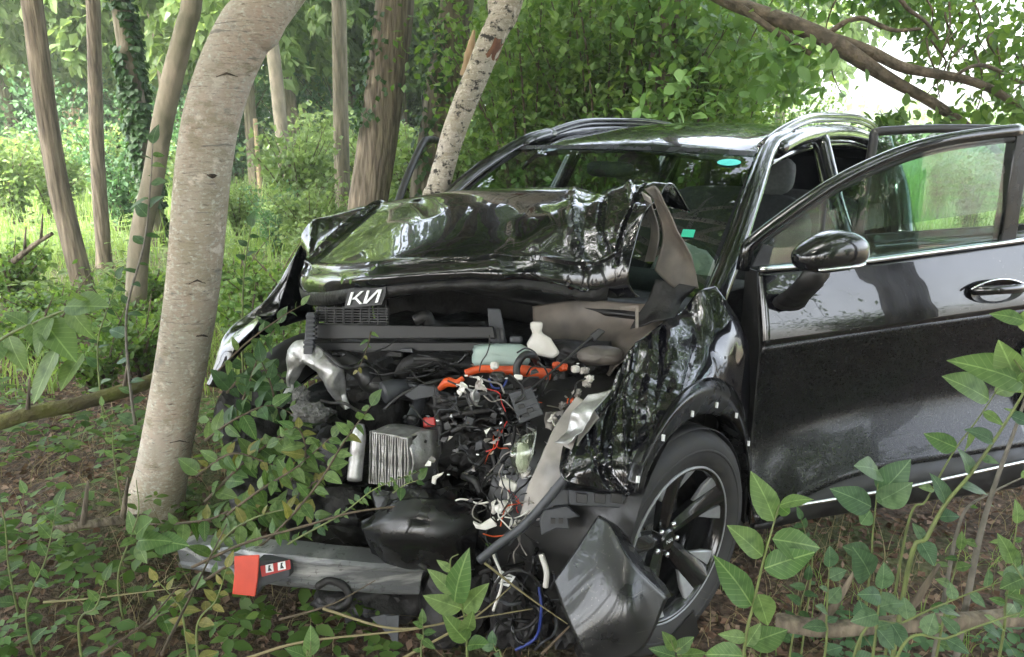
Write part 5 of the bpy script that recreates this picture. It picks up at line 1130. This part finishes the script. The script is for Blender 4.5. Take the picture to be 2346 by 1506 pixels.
# fence far off, pickets of pale wood
fe = empty('picket_fence', at(215, 292, 24.)*np.array((1, 1, 0))); tag(fe, 'weathered wooden picket fence far across the meadow', 'fence'); fb = np.array(fe.location)
mb = MB(); mb.box((0, 0, 0), (.035, .02, .5)); pm = bpy.data.meshes.new('picket'); pm.from_pydata(mb.v, [], mb.f); pm.materials.append(MATS['fence_wood'])
zf = at(215, 284, 24.)[2]
for i in range(22):
    o = link('picket', pm, fe); p = at(150 + i*6.9, 284, 24.); o.location = (p[0] - fb[0], 0, zf - .1 + .08*math.sin(i*.4))
for dz in (.18, -.2):
    mb = MB(); mb.box((0, .03, zf + dz - .1), (1.05, .02, .04)); mb.build('rail', 'fence_wood', fe, smooth=False)
for px, py0, py1, Y in ((581, 272, 330, 17.), (1095, 318, 350, 13.), (696, 270, 300, 22.)):
    a, b = at(px, py0, Y), at(px, py1, Y); r_ = empty('fence_post', (a[0], Y, 0)); tag(r_, 'single pale wooden post standing in the meadow grass', 'post', 'posts in the meadow')
    mb = MB(); mb.tube([(0, 0, -.1), (.02, 0, a[2]*.6), (.03, 0, a[2])], [.06, .055, .05], 10); mb.build('shaft', 'fence_wood', r_, bevel=.008)
# ------------------------------------------------------------------ ground cover
rg = np.random.default_rng(5)
def blades(name, pts, h, wd, m, lean=.5, seg=3):
    n = len(pts); az = rg.uniform(0, 2*PI, n); H_ = h*rg.uniform(.5, 1.3, n); ln = rg.uniform(.1, lean, n)
    dx, dy = np.cos(az), np.sin(az); vs = []; k = (seg + 1)*2
    t = np.linspace(0, 1, seg + 1)
    cx = pts[:, 0:1] + (dx*ln*H_)[:, None]*t**2; cy = pts[:, 1:2] + (dy*ln*H_)[:, None]*t**2; cz = pts[:, 2:3] + H_[:, None]*t*(1 - .25*ln[:, None]*t)
    ww = wd*(1 - t*.9); a2 = rg.uniform(0, 2*PI, n); ux, uy = np.cos(a2), np.sin(a2)
    L_ = np.stack([cx - ux[:, None]*ww, cy - uy[:, None]*ww, cz], 2); R_ = np.stack([cx + ux[:, None]*ww, cy + uy[:, None]*ww, cz], 2)
    vs = np.stack([L_, R_], 2).reshape(-1, 3)
    f = np.array([(2*i, 2*i + 1, 2*i + 3, 2*i + 2) for i in range(seg)]); fs = (np.arange(n)*k)[:, None, None] + f[None]
    return raw_mesh(name, vs, fs.reshape(-1, 4), m, True)
def scatter(n, x0, x1, y0, y1, f=None):
    out = []
    while len(out) < n:
        x, y = rg.uniform(x0, x1), rg.uniform(y0, y1)
        if f and not f(x, y): continue
        out.append((x, y, gh(x, y)))
    return np.array(out)
def in_view(x, y, m=1.15): return abs(x) < y*.72*m + .6
pm_ = lambda x, y: in_view(x, y) and noise.noise(Vector((x*.35, y*.35, 2.))) > -.35
P_ = np.concatenate([scatter(16000, -16, 6, 8.5, 26, pm_), scatter(6000, 4, 16, 6.5, 22, lambda x, y: in_view(x, y))])
tag(link('meadow_grass', blades('meadow_grass', P_, .42, .010, 'grass_blade')), 'bright tall meadow grass behind the trees', 'grass', kind='stuff')
P_ = scatter(9000, -7, 1.2, 4.2, 9.5, lambda x, y: in_view(x, y) and noise.noise(Vector((x*.8, y*.8, 5.))) > -.1)
tag(link('woodland_grass', blades('woodland_grass', P_, .26, .006, 'grass_blade', .8)), 'thin woodland grass between the trunks', 'grass', kind='stuff')
# dry stalks lying in the foreground
P_ = scatter(2000, -2.6, 2.6, 1.0, 4.0, lambda x, y: noise.noise(Vector((x*1.5, y*1.5, 8.))) > -.2)
tag(link('dry_grass', blades('dry_grass', P_, .2, .0017, 'straw', 2.4, 5)), 'dry straw stalks lying on the leaf litter', 'grass', kind='stuff')
P_ = scatter(700, .7, 2.4, 1.2, 2.6, lambda x, y: noise.noise(Vector((x*3, y*3, 1.))) > .05)
tag(link('grass_tufts', blades('grass_tufts', P_, .10, .0022, 'grass_blade', 1.2, 4)), 'short grass tufts beside the front wheel', 'grass', kind='stuff')
# fallen leaves
n = 45000
P_ = np.concatenate([scatter(36000, -4.5, 4.5, .9, 5.2, lambda x, y: in_view(x, y, 1.3)), scatter(9000, -8, 3, 5, 9.5, in_view)])
P_[:, 2] += rg.uniform(.002, .03, len(P_)); D = rg.normal(size=(n, 3)); D[:, 2] *= .25; N_ = rg.normal(size=(n, 3))*.45; N_[:, 2] += 1
h_ = n//2
tag(link('fallen_leaves', leaf_cloud('fallen_leaves', P_[::2], D[::2], N_[::2], rg.uniform(.012, .042, h_), 'dead_leaf')), 'brown fallen leaves covering the forest floor', 'leaves', kind='stuff')
tag(link('fallen_leaves', leaf_cloud('fallen_leaves', P_[1::2], D[1::2], N_[1::2], rg.uniform(.012, .046, h_), 'dead_leaf_dark')), 'dark brown rotting leaves in the litter', 'leaves', kind='stuff')
# creeping green cover over the ground
def cover(name, n, box_, f, h, size, m, label, seed=3, near=True):
    b = scatter(n, *box_, f); r2 = np.random.default_rng(seed); Q, D, N_, S = [], [], [], []
    for p in b:
        hh_ = h*r2.uniform(.3, 1.); k = r2.integers(3, 7); a0 = r2.uniform(0, 6.3); s = size*r2.uniform(.6, 1.2)
        for i in range(k):
            a = a0 + i*2*PI/k; d = np.array((math.cos(a), math.sin(a), r2.uniform(-.25, .25)))
            Q.append(p + np.array((0, 0, hh_ + r2.uniform(-.02, .02))) + d*.006); D.append(d); N_.append(np.array((0, 0, 1.)) + r2.normal(size=3)*.3); S.append(s*r2.uniform(.7, 1.2))
    tag(link(name, leaf_cloud(name, Q, D, N_, S, m, near, 1.1)), label, 'ground cover', kind='stuff')
fl = lambda x, y: noise.noise(Vector((x*1.1, y*1.1, 4.))) > -.12 and math.hypot(x + 1.55, y - 2.65) > .14 and not (x > -.35 and y > 1.75)
cover('bramble_cover', 360, (-2.7, -.2, 1.05, 3.0), fl, .17, .062, 'leaf', 'green bramble leaves covering the ground round the pale tree')
cover('bramble_cover', 240, (-2.7, .6, 1.0, 3.0), fl, .12, .05, 'leaf_light', 'light green creeping leaves among the brambles', 9)
cover('bramble_cover', 900, (-6., -.9, 3., 6.5), lambda x, y: in_view(x, y) and noise.noise(Vector((x*.8, y*.8, 7.))) > -.05, .22, .06, 'leaf', 'green herb layer under the left trees'.replace('left ', 'slender '), 12)
cover('bramble_cover', 160, (.85, 2.6, 1.15, 2.1), lambda x, y: noise.noise(Vector((x*2.2, y*2.2, 3.))) > .05, .10, .045, 'leaf_blue', 'low blue-green seedlings in the litter beside the wheel', 15)
cover('bramble_cover', 700, (-9, 1., 6., 11.), in_view, .3, .09, 'leaf_far', 'pale herb layer at the start of the meadow', 18, False)

# ------------------------------------------------------------------ plants whose leaves can be told apart
def leaf_mesh(name, m, wid, curl, seed):
    rg_ = random.Random(seed); ks = [(t, (math.sin(PI*t**.8)**.85)*(1 - .25*t)*1.12) for t in (0, .08, .2, .34, .5, .66, .8, .91)] + [(1., 0)]
    v = []; f = []; sk = rg_.uniform(-.10, .10); wave = rg_.uniform(0, 6)
    for i, (t, w_) in enumerate(ks):
        z = -curl*t*t; e = w_*wid*.5; u1, u2 = .09 + .05*math.sin(wave + t*7), .09 + .05*math.sin(wave*1.7 + t*8); y0 = sk*t*(1 - t)*2
        v += [(t, y0 + e, z + u1*w_*wid), (t, y0, z), (t, y0 - e, z + u2*w_*wid)]
    for i in range(len(ks) - 1):
        a = i*3
        for k in (0, 1): f += [(a + k, a + k + 1, a + k + 4, a + k + 3)]
    me = bpy.data.meshes.new(name); me.from_pydata(v, [], f); me.update(); me.materials.append(MATS[m]); me.polygons.foreach_set('use_smooth', [True]*len(f)); return me
LM = {k: [leaf_mesh('leaf', m, w_, c, s) for s, c in enumerate((.05, .14, .24, .36, .5))] for k, m, w_ in (('oval', 'vein_light', .56), ('round', 'vein_blue', .70), ('green', 'vein_green', .56), ('yellow', 'vein_yellow', .52), ('pale', 'vein_light', .46), ('dark', 'vein_dark', .58))}
def put_leaf(root, rb_, base, d, nrm, size, kind):
    d = nz(d); nrm = nz(np.asarray(nrm) - d*(np.asarray(nrm)@d)); b = np.cross(nrm, d)
    o = link('leaf', random.choice(LM[kind]), root); q = np.asarray(base) - rb_
    o.matrix_basis = Matrix(((d[0]*size, b[0]*size, nrm[0]*size, q[0]), (d[1]*size, b[1]*size, nrm[1]*size, q[1]), (d[2]*size, b[2]*size, nrm[2]*size, q[2]), (0, 0, 0, 1))); return o
VIEWN = np.array((0, -.75, .65))
def sapling(label, stem, r0, leaves, kind, size, stem_m='stem_green', name='sapling', cat='sapling', group=None, ground=True, t0=.12, flop=.5, kinds=None):
    W_ = [at(*p) for p in stem]
    if ground:
        b = W_[0]; W_ = [np.array((b[0], b[1], gh(b[0], b[1]) - .02))] + W_ if b[2] > gh(b[0], b[1]) + .03 else W_
    base = W_[0].copy(); root = empty(name, base); tag(root, label, cat, group)
    C = cr1(np.array(W_), 36); mb = MB(); mb.tube(C - base, np.linspace(r0, r0*.3, 36), 7); mb.build('stem', stem_m, root)
    if isinstance(leaves, int):
        for i in range(leaves):
            t = t0 + (1 - t0)*(i + random.random()*.6)/leaves; j = min(34, int(t*35)); T = nz(C[j + 1] - C[j])
            sd = nz(np.cross(T, VIEWN))*(1 if i % 2 else -1)
            d = nz(sd + T*random.uniform(.2, .8) + np.array((random.gauss(0, .3), random.gauss(0, .3), random.gauss(-.1, .3)))*flop*1.6)
            n_ = nz(VIEWN*.7 + np.array((0, 0, .5)) + np.array([random.gauss(0, .4) for _ in range(3)])*flop)
            put_leaf(root, base, C[j], d, n_, size*random.uniform(.42, 1.0)*(1.05 - .4*t), random.choice(kinds) if kinds else kind)
        put_leaf(root, base, C[-1], C[-1] - C[-4] + np.array((0, 0, .01)), VIEWN, size*.7, kind)
    else:
        for (bx0, by0, tx, ty, Y0, Y1) in leaves:
            a, b = at(bx0, by0, Y0), at(tx, ty, Y1); put_leaf(root, base, a, b - a, VIEWN + np.array([random.gauss(0, .25) for _ in range(3)]), np.linalg.norm(b - a), kind)
    return root
Zx = lambda x, y: (1600 + x*.4355, 850 + y*.4355)
def zl(l, Y): return [(*Zx(a, b), *Zx(c, d), Y, Y + random.uniform(-.05, .03)) for a, b, c, d in l]
sapling('bright green young shoot with oval leaves in front of the front wheel', [(*Zx(235, 1520), 1.30), (*Zx(290, 1230), 1.30), (*Zx(345, 990), 1.30), (*Zx(398, 800), 1.30), (*Zx(426, 706), 1.30)], .0042,
        zl([(400, 790, 315, 540), (428, 708, 568, 642), (428, 712, 505, 780), (338, 975, 172, 815), (388, 885, 662, 925), (345, 1040, 598, 950), (282, 1235, 132, 982), (312, 1175, 372, 1348), (252, 1405, 128, 1400), (258, 1440, 475, 1352), (250, 1450, 330, 1330), (240, 1500, 20, 1480)], 1.30), 'oval', .1)
sapling('tall arching shoot rising against the open door beside the grey stem', [(*Zx(1100, 1060), 1.45), (*Zx(1200, 880), 1.45), (*Zx(1300, 700), 1.45), (*Zx(1430, 545), 1.45), (*Zx(1580, 330), 1.45), (*Zx(1720, 100), 1.45), (*Zx(1790, -30), 1.45)], .006, 12, 'round', .08)
sapling('thin upright shoot with drooping leaves below the door sill strip', [(*Zx(895, 1120), 1.5), (*Zx(915, 880), 1.5), (*Zx(935, 690), 1.5), (*Zx(952, 525), 1.5)], .0035,
        zl([(952, 530, 865, 480), (955, 640, 1120, 490), (940, 690, 1125, 600), (935, 640, 1000, 700), (910, 715, 722, 615), (905, 735, 850, 810), (905, 985, 770, 925), (905, 1080, 860, 960)], 1.5), 'round', .09)
sapling('slim shoot crossing the lower door with a few small leaves', [(*Zx(1090, 860), 1.6), (*Zx(1200, 680), 1.6), (*Zx(1340, 430), 1.6), (*Zx(1480, 240), 1.6), (*Zx(1600, 55), 1.6)], .0036,
        zl([(1360, 405, 1190, 330), (1420, 330, 1470, 440), (1530, 150, 1315, 20), (1560, 120, 1690, 60), (1500, 215, 1600, 260), (1240, 620, 1160, 610)], 1.6), 'oval', .09)
sapling('leafy shoot with rounded leaves hanging in front of the door handle', [(*Zx(1790, 200), 1.35), (*Zx(1740, 60), 1.35), (*Zx(1690, -20), 1.35), (*Zx(1660, -60), 1.35)], .004,
        [(2346, 880, 2240, 815, 1.35, 1.33), (2340, 800, 2400, 850, 1.35, 1.35), (2342, 900, 2290, 780, 1.35, 1.36), (2346, 850, 2310, 880, 1.35, 1.35), (2346, 735, 2280, 712, 1.35, 1.35), (2346, 760, 2360, 700, 1.35, 1.35)], 'oval', .09, ground=False)
sapling('grey bare woody stem standing in front of the open door', [(2228, 1310, 1.55), (2255, 1190, 1.55), (2290, 1080, 1.55), (2325, 985, 1.55), (2360, 880, 1.55)], .0085, 3, 'oval', .05, 'stem_grey', 'woody_stem', 'stem')
sapling('forked grey twig leaning beside the woody stem', [(2170, 1330, 1.6), (2190, 1230, 1.6), (2215, 1165, 1.6), (2270, 1130, 1.6), (2340, 1095, 1.6)], .006, 2, 'oval', .05, 'stem_grey', 'woody_stem', 'stem')
for i, (x0, y0, x1, y1, Y, k, n_, s, lab) in enumerate((
    (1960, 1490, 2300, 1330, 1.25, 'round', 9, .07, 'sprawling blue-green bramble shoot in the corner below the door'), (2050, 1520, 2420, 1380, 1.2, 'round', 8, .06, 'second sprawling bramble shoot below the woody stem'),
    (1890, 1500, 1900, 1300, 1.4, 'round', 8, .07, 'small upright seedling between the bright shoot and the brambles'), (2290, 1500, 2330, 1200, 1.3, 'oval', 10, .065, 'dense upright shoot with pale leaves below the grey stem'),
    (2150, 1480, 2200, 1260, 1.45, 'green', 9, .06, 'short leafy shoot in the litter under the door'), (1810, 1500, 1850, 1330, 1.6, 'dark', 9, .055, 'dark small-leaved seedling behind the bright shoot'), (1860, 1300, 1835, 1190, 1.9, 'dark', 9, .05, 'dark seedling at the edge of the litter by the tyre'),
    (2000, 1500, 2020, 1350, 1.2, 'round', 7, .075, 'broad-leaved seedling among the bramble shoots'), (2420, 1480, 2320, 1290, 1.1, 'green', 8, .08, 'green shoot leaning in at the corner below the door'))):
    sapling(lab, [(x0, y0, Y), ((x0*2 + x1)/3, (y0*2 + y1)/3 - 12, Y), ((x0 + 2*x1)/3, (y0 + 2*y1)/3 - 10, Y), (x1, y1, Y)], .0035, n_, k, s, 'stem_green')
# seedlings along the bottom of the picture in front of the wreck
sapling('upright nettle-like shoot in front of the crash beam end', [(1070, 1500, 1.55), (1066, 1420, 1.55), (1040, 1340, 1.55), (1032, 1285, 1.55), (1050, 1270, 1.55)], .004,
        [(1058, 1395, 970, 1365, 1.55, 1.53), (1060, 1400, 1110, 1340, 1.55, 1.52), (1040, 1360, 985, 1310, 1.55, 1.55), (1040, 1330, 1075, 1290, 1.55, 1.55), (1035, 1310, 1000, 1285, 1.55, 1.55), (1042, 1380, 1045, 1290, 1.55, 1.5), (1066, 1450, 1085, 1420, 1.55, 1.5), (1070, 1470, 1025, 1430, 1.55, 1.5), (1070, 1480, 1110, 1470, 1.55, 1.5)], 'pale', .07)
sapling('small round-leaved seedling beside the nettle-like shoot', [(965, 1510, 1.5), (970, 1460, 1.5), (968, 1430, 1.5)], .003, 7, 'green', .05)
sapling('single broad leaf on a short stalk at the lower edge', [(705, 1540, 1.3), (710, 1500, 1.3), (712, 1470, 1.3)], .003, [(710, 1505, 712, 1435, 1.3, 1.32), (708, 1510, 660, 1480, 1.3, 1.3)], 'oval', .07)
sapling('small seedling with pale leaves below the bumper panel', [(1150, 1530, 1.45), (1135, 1490, 1.45), (1130, 1475, 1.45)], .003, 6, 'round', .045)
sapling('small leafy shoot in front of the bumper panel', [(1560, 1530, 1.35), (1545, 1490, 1.35), (1535, 1460, 1.35)], .003, [(1545, 1490, 1520, 1450, 1.35, 1.35), (1548, 1495, 1590, 1460, 1.35, 1.35), (1550, 1500, 1620, 1500, 1.35, 1.35), (1548, 1505, 1495, 1490, 1.35, 1.35)], 'green', .05)
# big light leaves entering beside the pale tree
sapling('light green sapling with large drooping leaves beside the pale tree', [(-90, 860, 2.3), (0, 780, 2.3), (90, 735, 2.3), (180, 700, 2.3), (215, 690, 2.3)], .006,
        [(150, 702, 248, 700, 2.3, 2.25), (205, 692, 165, 668, 2.3, 2.25), (60, 745, 10, 705, 2.3, 2.3), (70, 740, 100, 800, 2.3, 2.25), (120, 728, 62, 790, 2.3, 2.2), (100, 735, 160, 815, 2.3, 2.2), (130, 800, 70, 925, 2.3, 2.2), (190, 810, 130, 890, 2.3, 2.2), (20, 770, 45, 850, 2.3, 2.25), (0, 780, -40, 850, 2.3, 2.2), (160, 705, 195, 770, 2.3, 2.25), (40, 760, 85, 700, 2.3, 2.35)], 'oval', .12, ground=False)
sapling('broad-leaved bush shoot standing between the pale tree and the crushed wing', [(560, 900, 3.1), (555, 760, 3.1), (560, 620, 3.1), (575, 520, 3.1)], .007, 16, 'dark', .10)
sapling('broad-leaved shoot behind the pale tree trunk', [(300, 900, 3.3), (290, 720, 3.3), (330, 560, 3.3), (345, 420, 3.3), (350, 330, 3.3)], .008, 22, 'dark', .12, 'stem_grey', kinds=('dark', 'round', 'green'))
sapling('leafy shoot at the foot of the slender brown tree', [(230, 900, 3.5), (225, 780, 3.5), (250, 700, 3.5), (270, 640, 3.5)], .006, 14, 'dark', .10, kinds=('dark', 'green'))
sapling('bramble shoot with three-part leaves at the foot of the pale tree', [(270, 1330, 2.05), (300, 1230, 2.05), (318, 1170, 2.05), (312, 1100, 2.1)], .004, [(312, 1225, 285, 1180, 2.05, 2.05), (312, 1225, 345, 1190, 2.05, 2.0), (312, 1235, 275, 1250, 2.05, 2.0), (316, 1240, 362, 1228, 2.05, 2.0), (316, 1245, 332, 1290, 2.05, 2.0), (355, 1240, 425, 1245, 2.05, 2.0)], 'oval', .07)
for i, (x0, y0, x1, y1, Y, n_, s, k, lab) in enumerate(((60, 1400, 130, 1160, 1.9, 16, .08, 'green', 'dense bramble with dark leaves at the picture corner beneath the log'), (20, 1300, -20, 1080, 2.1, 14, .08, 'green', 'bramble shoot close under the mossy log'), (150, 1250, 60, 1130, 2.3, 12, .07, 'oval', 'light bramble shoot among the dark brambles'),
    (260, 1040, 235, 930, 2.6, 10, .05, 'oval', 'small seedling with round leaves beside the tree foot'), (450, 1450, 520, 1300, 1.7, 10, .06, 'yellow', 'yellowing bramble below the red plate'), (420, 1420, 360, 1330, 1.75, 9, .06, 'yellow', 'yellow-green leaves in the straw below the tree'), (180, 1450, 240, 1330, 1.6, 9, .06, 'green', 'green bramble shoot in the straw'))):
    sapling(lab, [(x0, y0, Y), ((x0 + x1)/2 + 10, (y0 + y1)/2, Y), (x1, y1, Y)], .004, n_, k, s)
# branches torn down with the car and draped over its front
KG = ('green', 'oval', 'green', 'oval', 'oval', 'yellow')
for i, (st, n_, s, kinds, lab, r0) in enumerate((
    ([(330, 1440, 2.0), (470, 1330, 2.0), (610, 1240, 2.0), (720, 1120, 2.0), (790, 1010, 2.02), (850, 930, 2.05)], 26, .075, KG, 'long torn branch running up over the intercooler', .006),
    ([(440, 1300, 1.95), (560, 1245, 1.95), (700, 1205, 1.95), (820, 1172, 1.95), (960, 1160, 1.95), (1050, 1182, 1.95), (1112, 1245, 1.95)], 5, .05, ('pale',), 'arched bare twig bowed over the black fan shroud', .005),
    ([(580, 1300, 1.98), (680, 1235, 1.98), (780, 1180, 1.98), (860, 1120, 2.0), (960, 1080, 2.02)], 30, .032, ('pale', 'round'), 'spray of small pale leaves above the crash beam', .004),
    ([(470, 1150, 2.3), (560, 1060, 2.3), (640, 1000, 2.3), (700, 960, 2.3)], 18, .085, KG, 'leafy torn branch heaped against the crushed corner', .006),
    ([(500, 1240, 2.2), (600, 1180, 2.2), (690, 1130, 2.2), (770, 1060, 2.2)], 20, .085, KG, 'leafy torn branch lying under the intercooler', .005),
    ([(540, 960, 2.5), (570, 880, 2.45), (600, 800, 2.45), (640, 740, 2.45)], 14, .085, ('green', 'dark', 'oval'), 'broken branch hanging over the far front wing', .005),
    ([(500, 850, 2.5), (560, 790, 2.45), (640, 730, 2.4), (690, 700, 2.4)], 9, .06, ('pale', 'green'), 'thin dry branch caught beneath the bonnet corner', .004),
    ([(640, 960, 2.35), (620, 880, 2.35), (600, 830, 2.35)], 9, .09, ('dark', 'round'), 'dark broad-leaved twig in front of the alloy arm', .005),
    ([(850, 760, 2.2), (840, 800, 2.2), (820, 850, 2.2)], 7, .03, ('yellow', 'pale'), 'yellowed twig dangling under the badge', .003),
    ([(400, 1200, 2.3), (480, 1190, 2.25), (560, 1160, 2.2), (620, 1200, 2.15)], 14, .08, KG, 'leafy branch lying at the foot of the pale tree', .005),
    ([(780, 630, 2.02), (800, 640, 2.02), (850, 620, 2.0)], 6, .022, ('pale',), 'crushed green sprig stuck on the bonnet lip', .002),
    ([(900, 1130, 1.98), (930, 1110, 1.98), (960, 1100, 1.98)], 4, .05, ('green',), 'green leaves lying on the torn shroud edge', .003),
    ([(470, 1010, 2.35), (540, 960, 2.3), (620, 930, 2.3), (690, 960, 2.3)], 16, .09, ('green', 'dark', 'oval'), 'broad leaves heaped in front of the crushed corner', .005),
    ([(450, 1090, 2.3), (530, 1040, 2.25), (610, 1060, 2.25), (680, 1090, 2.22)], 18, .085, KG, 'leafy twig bundle between the pale tree and the intercooler', .005),
    ([(520, 1180, 2.15), (600, 1120, 2.15), (680, 1070, 2.12), (760, 1000, 2.1)], 20, .07, KG, 'torn leafy branch pointing up at the receiver bottle', .005),
    ([(470, 1290, 2.1), (540, 1210, 2.1), (640, 1170, 2.1), (720, 1180, 2.05)], 18, .07, KG, 'leafy branch lying along the top of the crash beam', .005),
    ([(520, 900, 2.55), (560, 860, 2.5), (620, 850, 2.45), (660, 880, 2.4)], 13, .09, ('dark', 'green', 'oval'), 'broad leaves caught in the crushed far wing', .005),
    ([(660, 1110, 2.15), (700, 1040, 2.12), (680, 980, 2.12), (640, 1010, 2.12)], 14, .075, KG, 'curled leafy twig beside the receiver bottle', .004))):
    sapling(lab, [(x, y, Yv) for x, y, Yv in st], r0, int(n_*1.5) if n_ > 12 else n_, kinds[0], s*1.12, random.choice(('stem_green', 'twig')), 'torn_branch', 'branch', 'torn branches over the front of the car', ground=False, t0=.05, flop=.9, kinds=kinds)
# fine rootlets hanging from the arched twig, dry stems across the foreground
for i, st in enumerate(([(740, 1395, 1.7), (900, 1440, 1.65), (1040, 1425, 1.65), (1220, 1395, 1.7)], [(560, 1510, 1.5), (700, 1470, 1.5), (960, 1440, 1.55), (1100, 1400, 1.6)], [(1110, 1290, 1.75), (1200, 1360, 1.72), (1300, 1430, 1.7)], [(920, 1510, 1.55), (1080, 1420, 1.6), (1170, 1345, 1.7)], [(640, 1420, 1.75), (760, 1385, 1.75), (860, 1330, 1.8)], [(1240, 1500, 1.6), (1300, 1440, 1.65), (1310, 1430, 1.65)], [(230, 1500, 1.5), (340, 1420, 1.6), (420, 1330, 1.7)], [(100, 1380, 1.8), (220, 1370, 1.8), (420, 1345, 1.8)], [(370, 1500, 1.5), (470, 1300, 1.9), (520, 1200, 2.0)])):
    W_ = [at(*p) for p in st]; b = W_[0].copy(); o = empty('dry_twig', b); tag(o, 'thin dry twig lying across the ground before the wreck', 'twig', 'dry twigs before the wreck')
    mb = MB(); mb.tube(cr1(np.array(W_), 24) - b, np.linspace(.004, .0015, 24), 6); mb.build('stem', random.choice(('twig', 'straw')), o)
# mossy log and other deadwood
for lab, st, rr_ in (('long mossy fallen log behind the pale tree', [(-60, 990, 3.05), (60, 950, 3.15), (180, 925, 3.3), (330, 880, 3.6), (420, 830, 3.9)], (.036, .03)), ('rotten brown branch lying among the leaf litter', [(120, 1215, 2.2), (250, 1195, 2.3), (330, 1190, 2.4)], (.012, .02)), ('thick dead branch half buried under the bramble shoots', [(1780, 1425, 1.55), (1900, 1440, 1.5), (2050, 1430, 1.5), (2400, 1410, 1.5)], (.022, .02)), ('broken stick standing at an angle near the slender tree', [(30, 600, 5.), (80, 560, 5.), (120, 535, 5.)], (.02, .012))):
    W_ = [at(*p) for p in st]; b = W_[0].copy(); o = empty('fallen_branch', b); tag(o, lab, 'log')
    C = cr1(np.array(W_), 40) - b; mb = MB(); mb.grid(trunk_mesh(C, np.linspace(*rr_, 40), 16, .12, 3., 3., .15), True); mb.build('wood', 'moss_log' if 'mossy' in lab else 'bark_brown', o)
    for k in (10, 26):
        mb = MB(); mb.tube([C[k], C[k] + np.array((.03, -.02, .08)), C[k] + np.array((.06, -.03, .18))], [.012, .009, .004], 6); mb.build('side_twig', 'bark_brown', o)

# ------------------------------------------------------------------ labels by neighbour
ANCH = [(o.location.copy(), ph) for o in col.objects if o.parent is None and o.get('category') == 'tree' for key, ph in (('pale grey smooth', 'the pale curved tree'), ('slender brown', 'the bowed slender tree'), ('straight thin brown', 'the straight thin tree'), ('wrapped in dark ivy', 'the ivy-wrapped tree'), ('leaning smooth', 'the leaning pale brown tree'), ('meadow edge', 'the small meadow-edge trunk'), ('narrow green-grey', 'the narrow green-grey trunk'), ('deep ridged', 'the big ridged trunk'), ('ivy climbing', 'the trunk with climbing ivy'), ('spotted birch with', 'the split spotted birch'), ('pale birch stem', 'the thin birch stems'), ('forked bough', 'the tree with the drooping bough')) if key in o['label']]
for o in list(col.objects):
    if o.parent is None and o.get('group') in ('hazel thicket behind the car', 'bushes at the meadow edge', 'herbs between the trees', 'far bushes across the meadow', 'trees of the far wood', 'bushes of the far wood'):
        dd = sorted((((a - o.location).length if o.location.y < 12 else abs(math.atan2(a.x, a.y) - math.atan2(o.location.x, o.location.y))), ph) for a, ph in ANCH); far = 'far behind' if o.location.y > 12 else 'beside'
        o['label'] = {'hazel thicket behind the car': 'tall green hazel bush ', 'bushes at the meadow edge': 'bright green bush ', 'herbs between the trees': 'low leafy herb ', 'far bushes across the meadow': 'blue-green bush ', 'trees of the far wood': 'leafy tree of the far wood ', 'bushes of the far wood': 'tall far thicket bush '}[o['group']] + far + ' ' + dd[0][1]

# ------------------------------------------------------------------ pale woodland air
mb = MB(); mb.box((0, 25, 9.), (94, 90, 10.2)); hz_o = mb.build('haze', None, smooth=False); tag(hz_o, 'pale humid air between the trees', 'haze', kind='stuff')
hm_ = bpy.data.materials.new('haze_air'); hm_.use_nodes = True; hn = hm_.node_tree.nodes; hn.remove(hn['Principled BSDF'])
pv = hn.new('ShaderNodeVolumePrincipled'); pv.inputs['Color'].default_value = (.93, .97, .93, 1); pv.inputs['Density'].default_value = .0032; pv.inputs['Anisotropy'].default_value = .2
hm_.node_tree.links.new(pv.outputs[0], hn['Material Output'].inputs['Volume']); hz_o.data.materials.append(hm_)
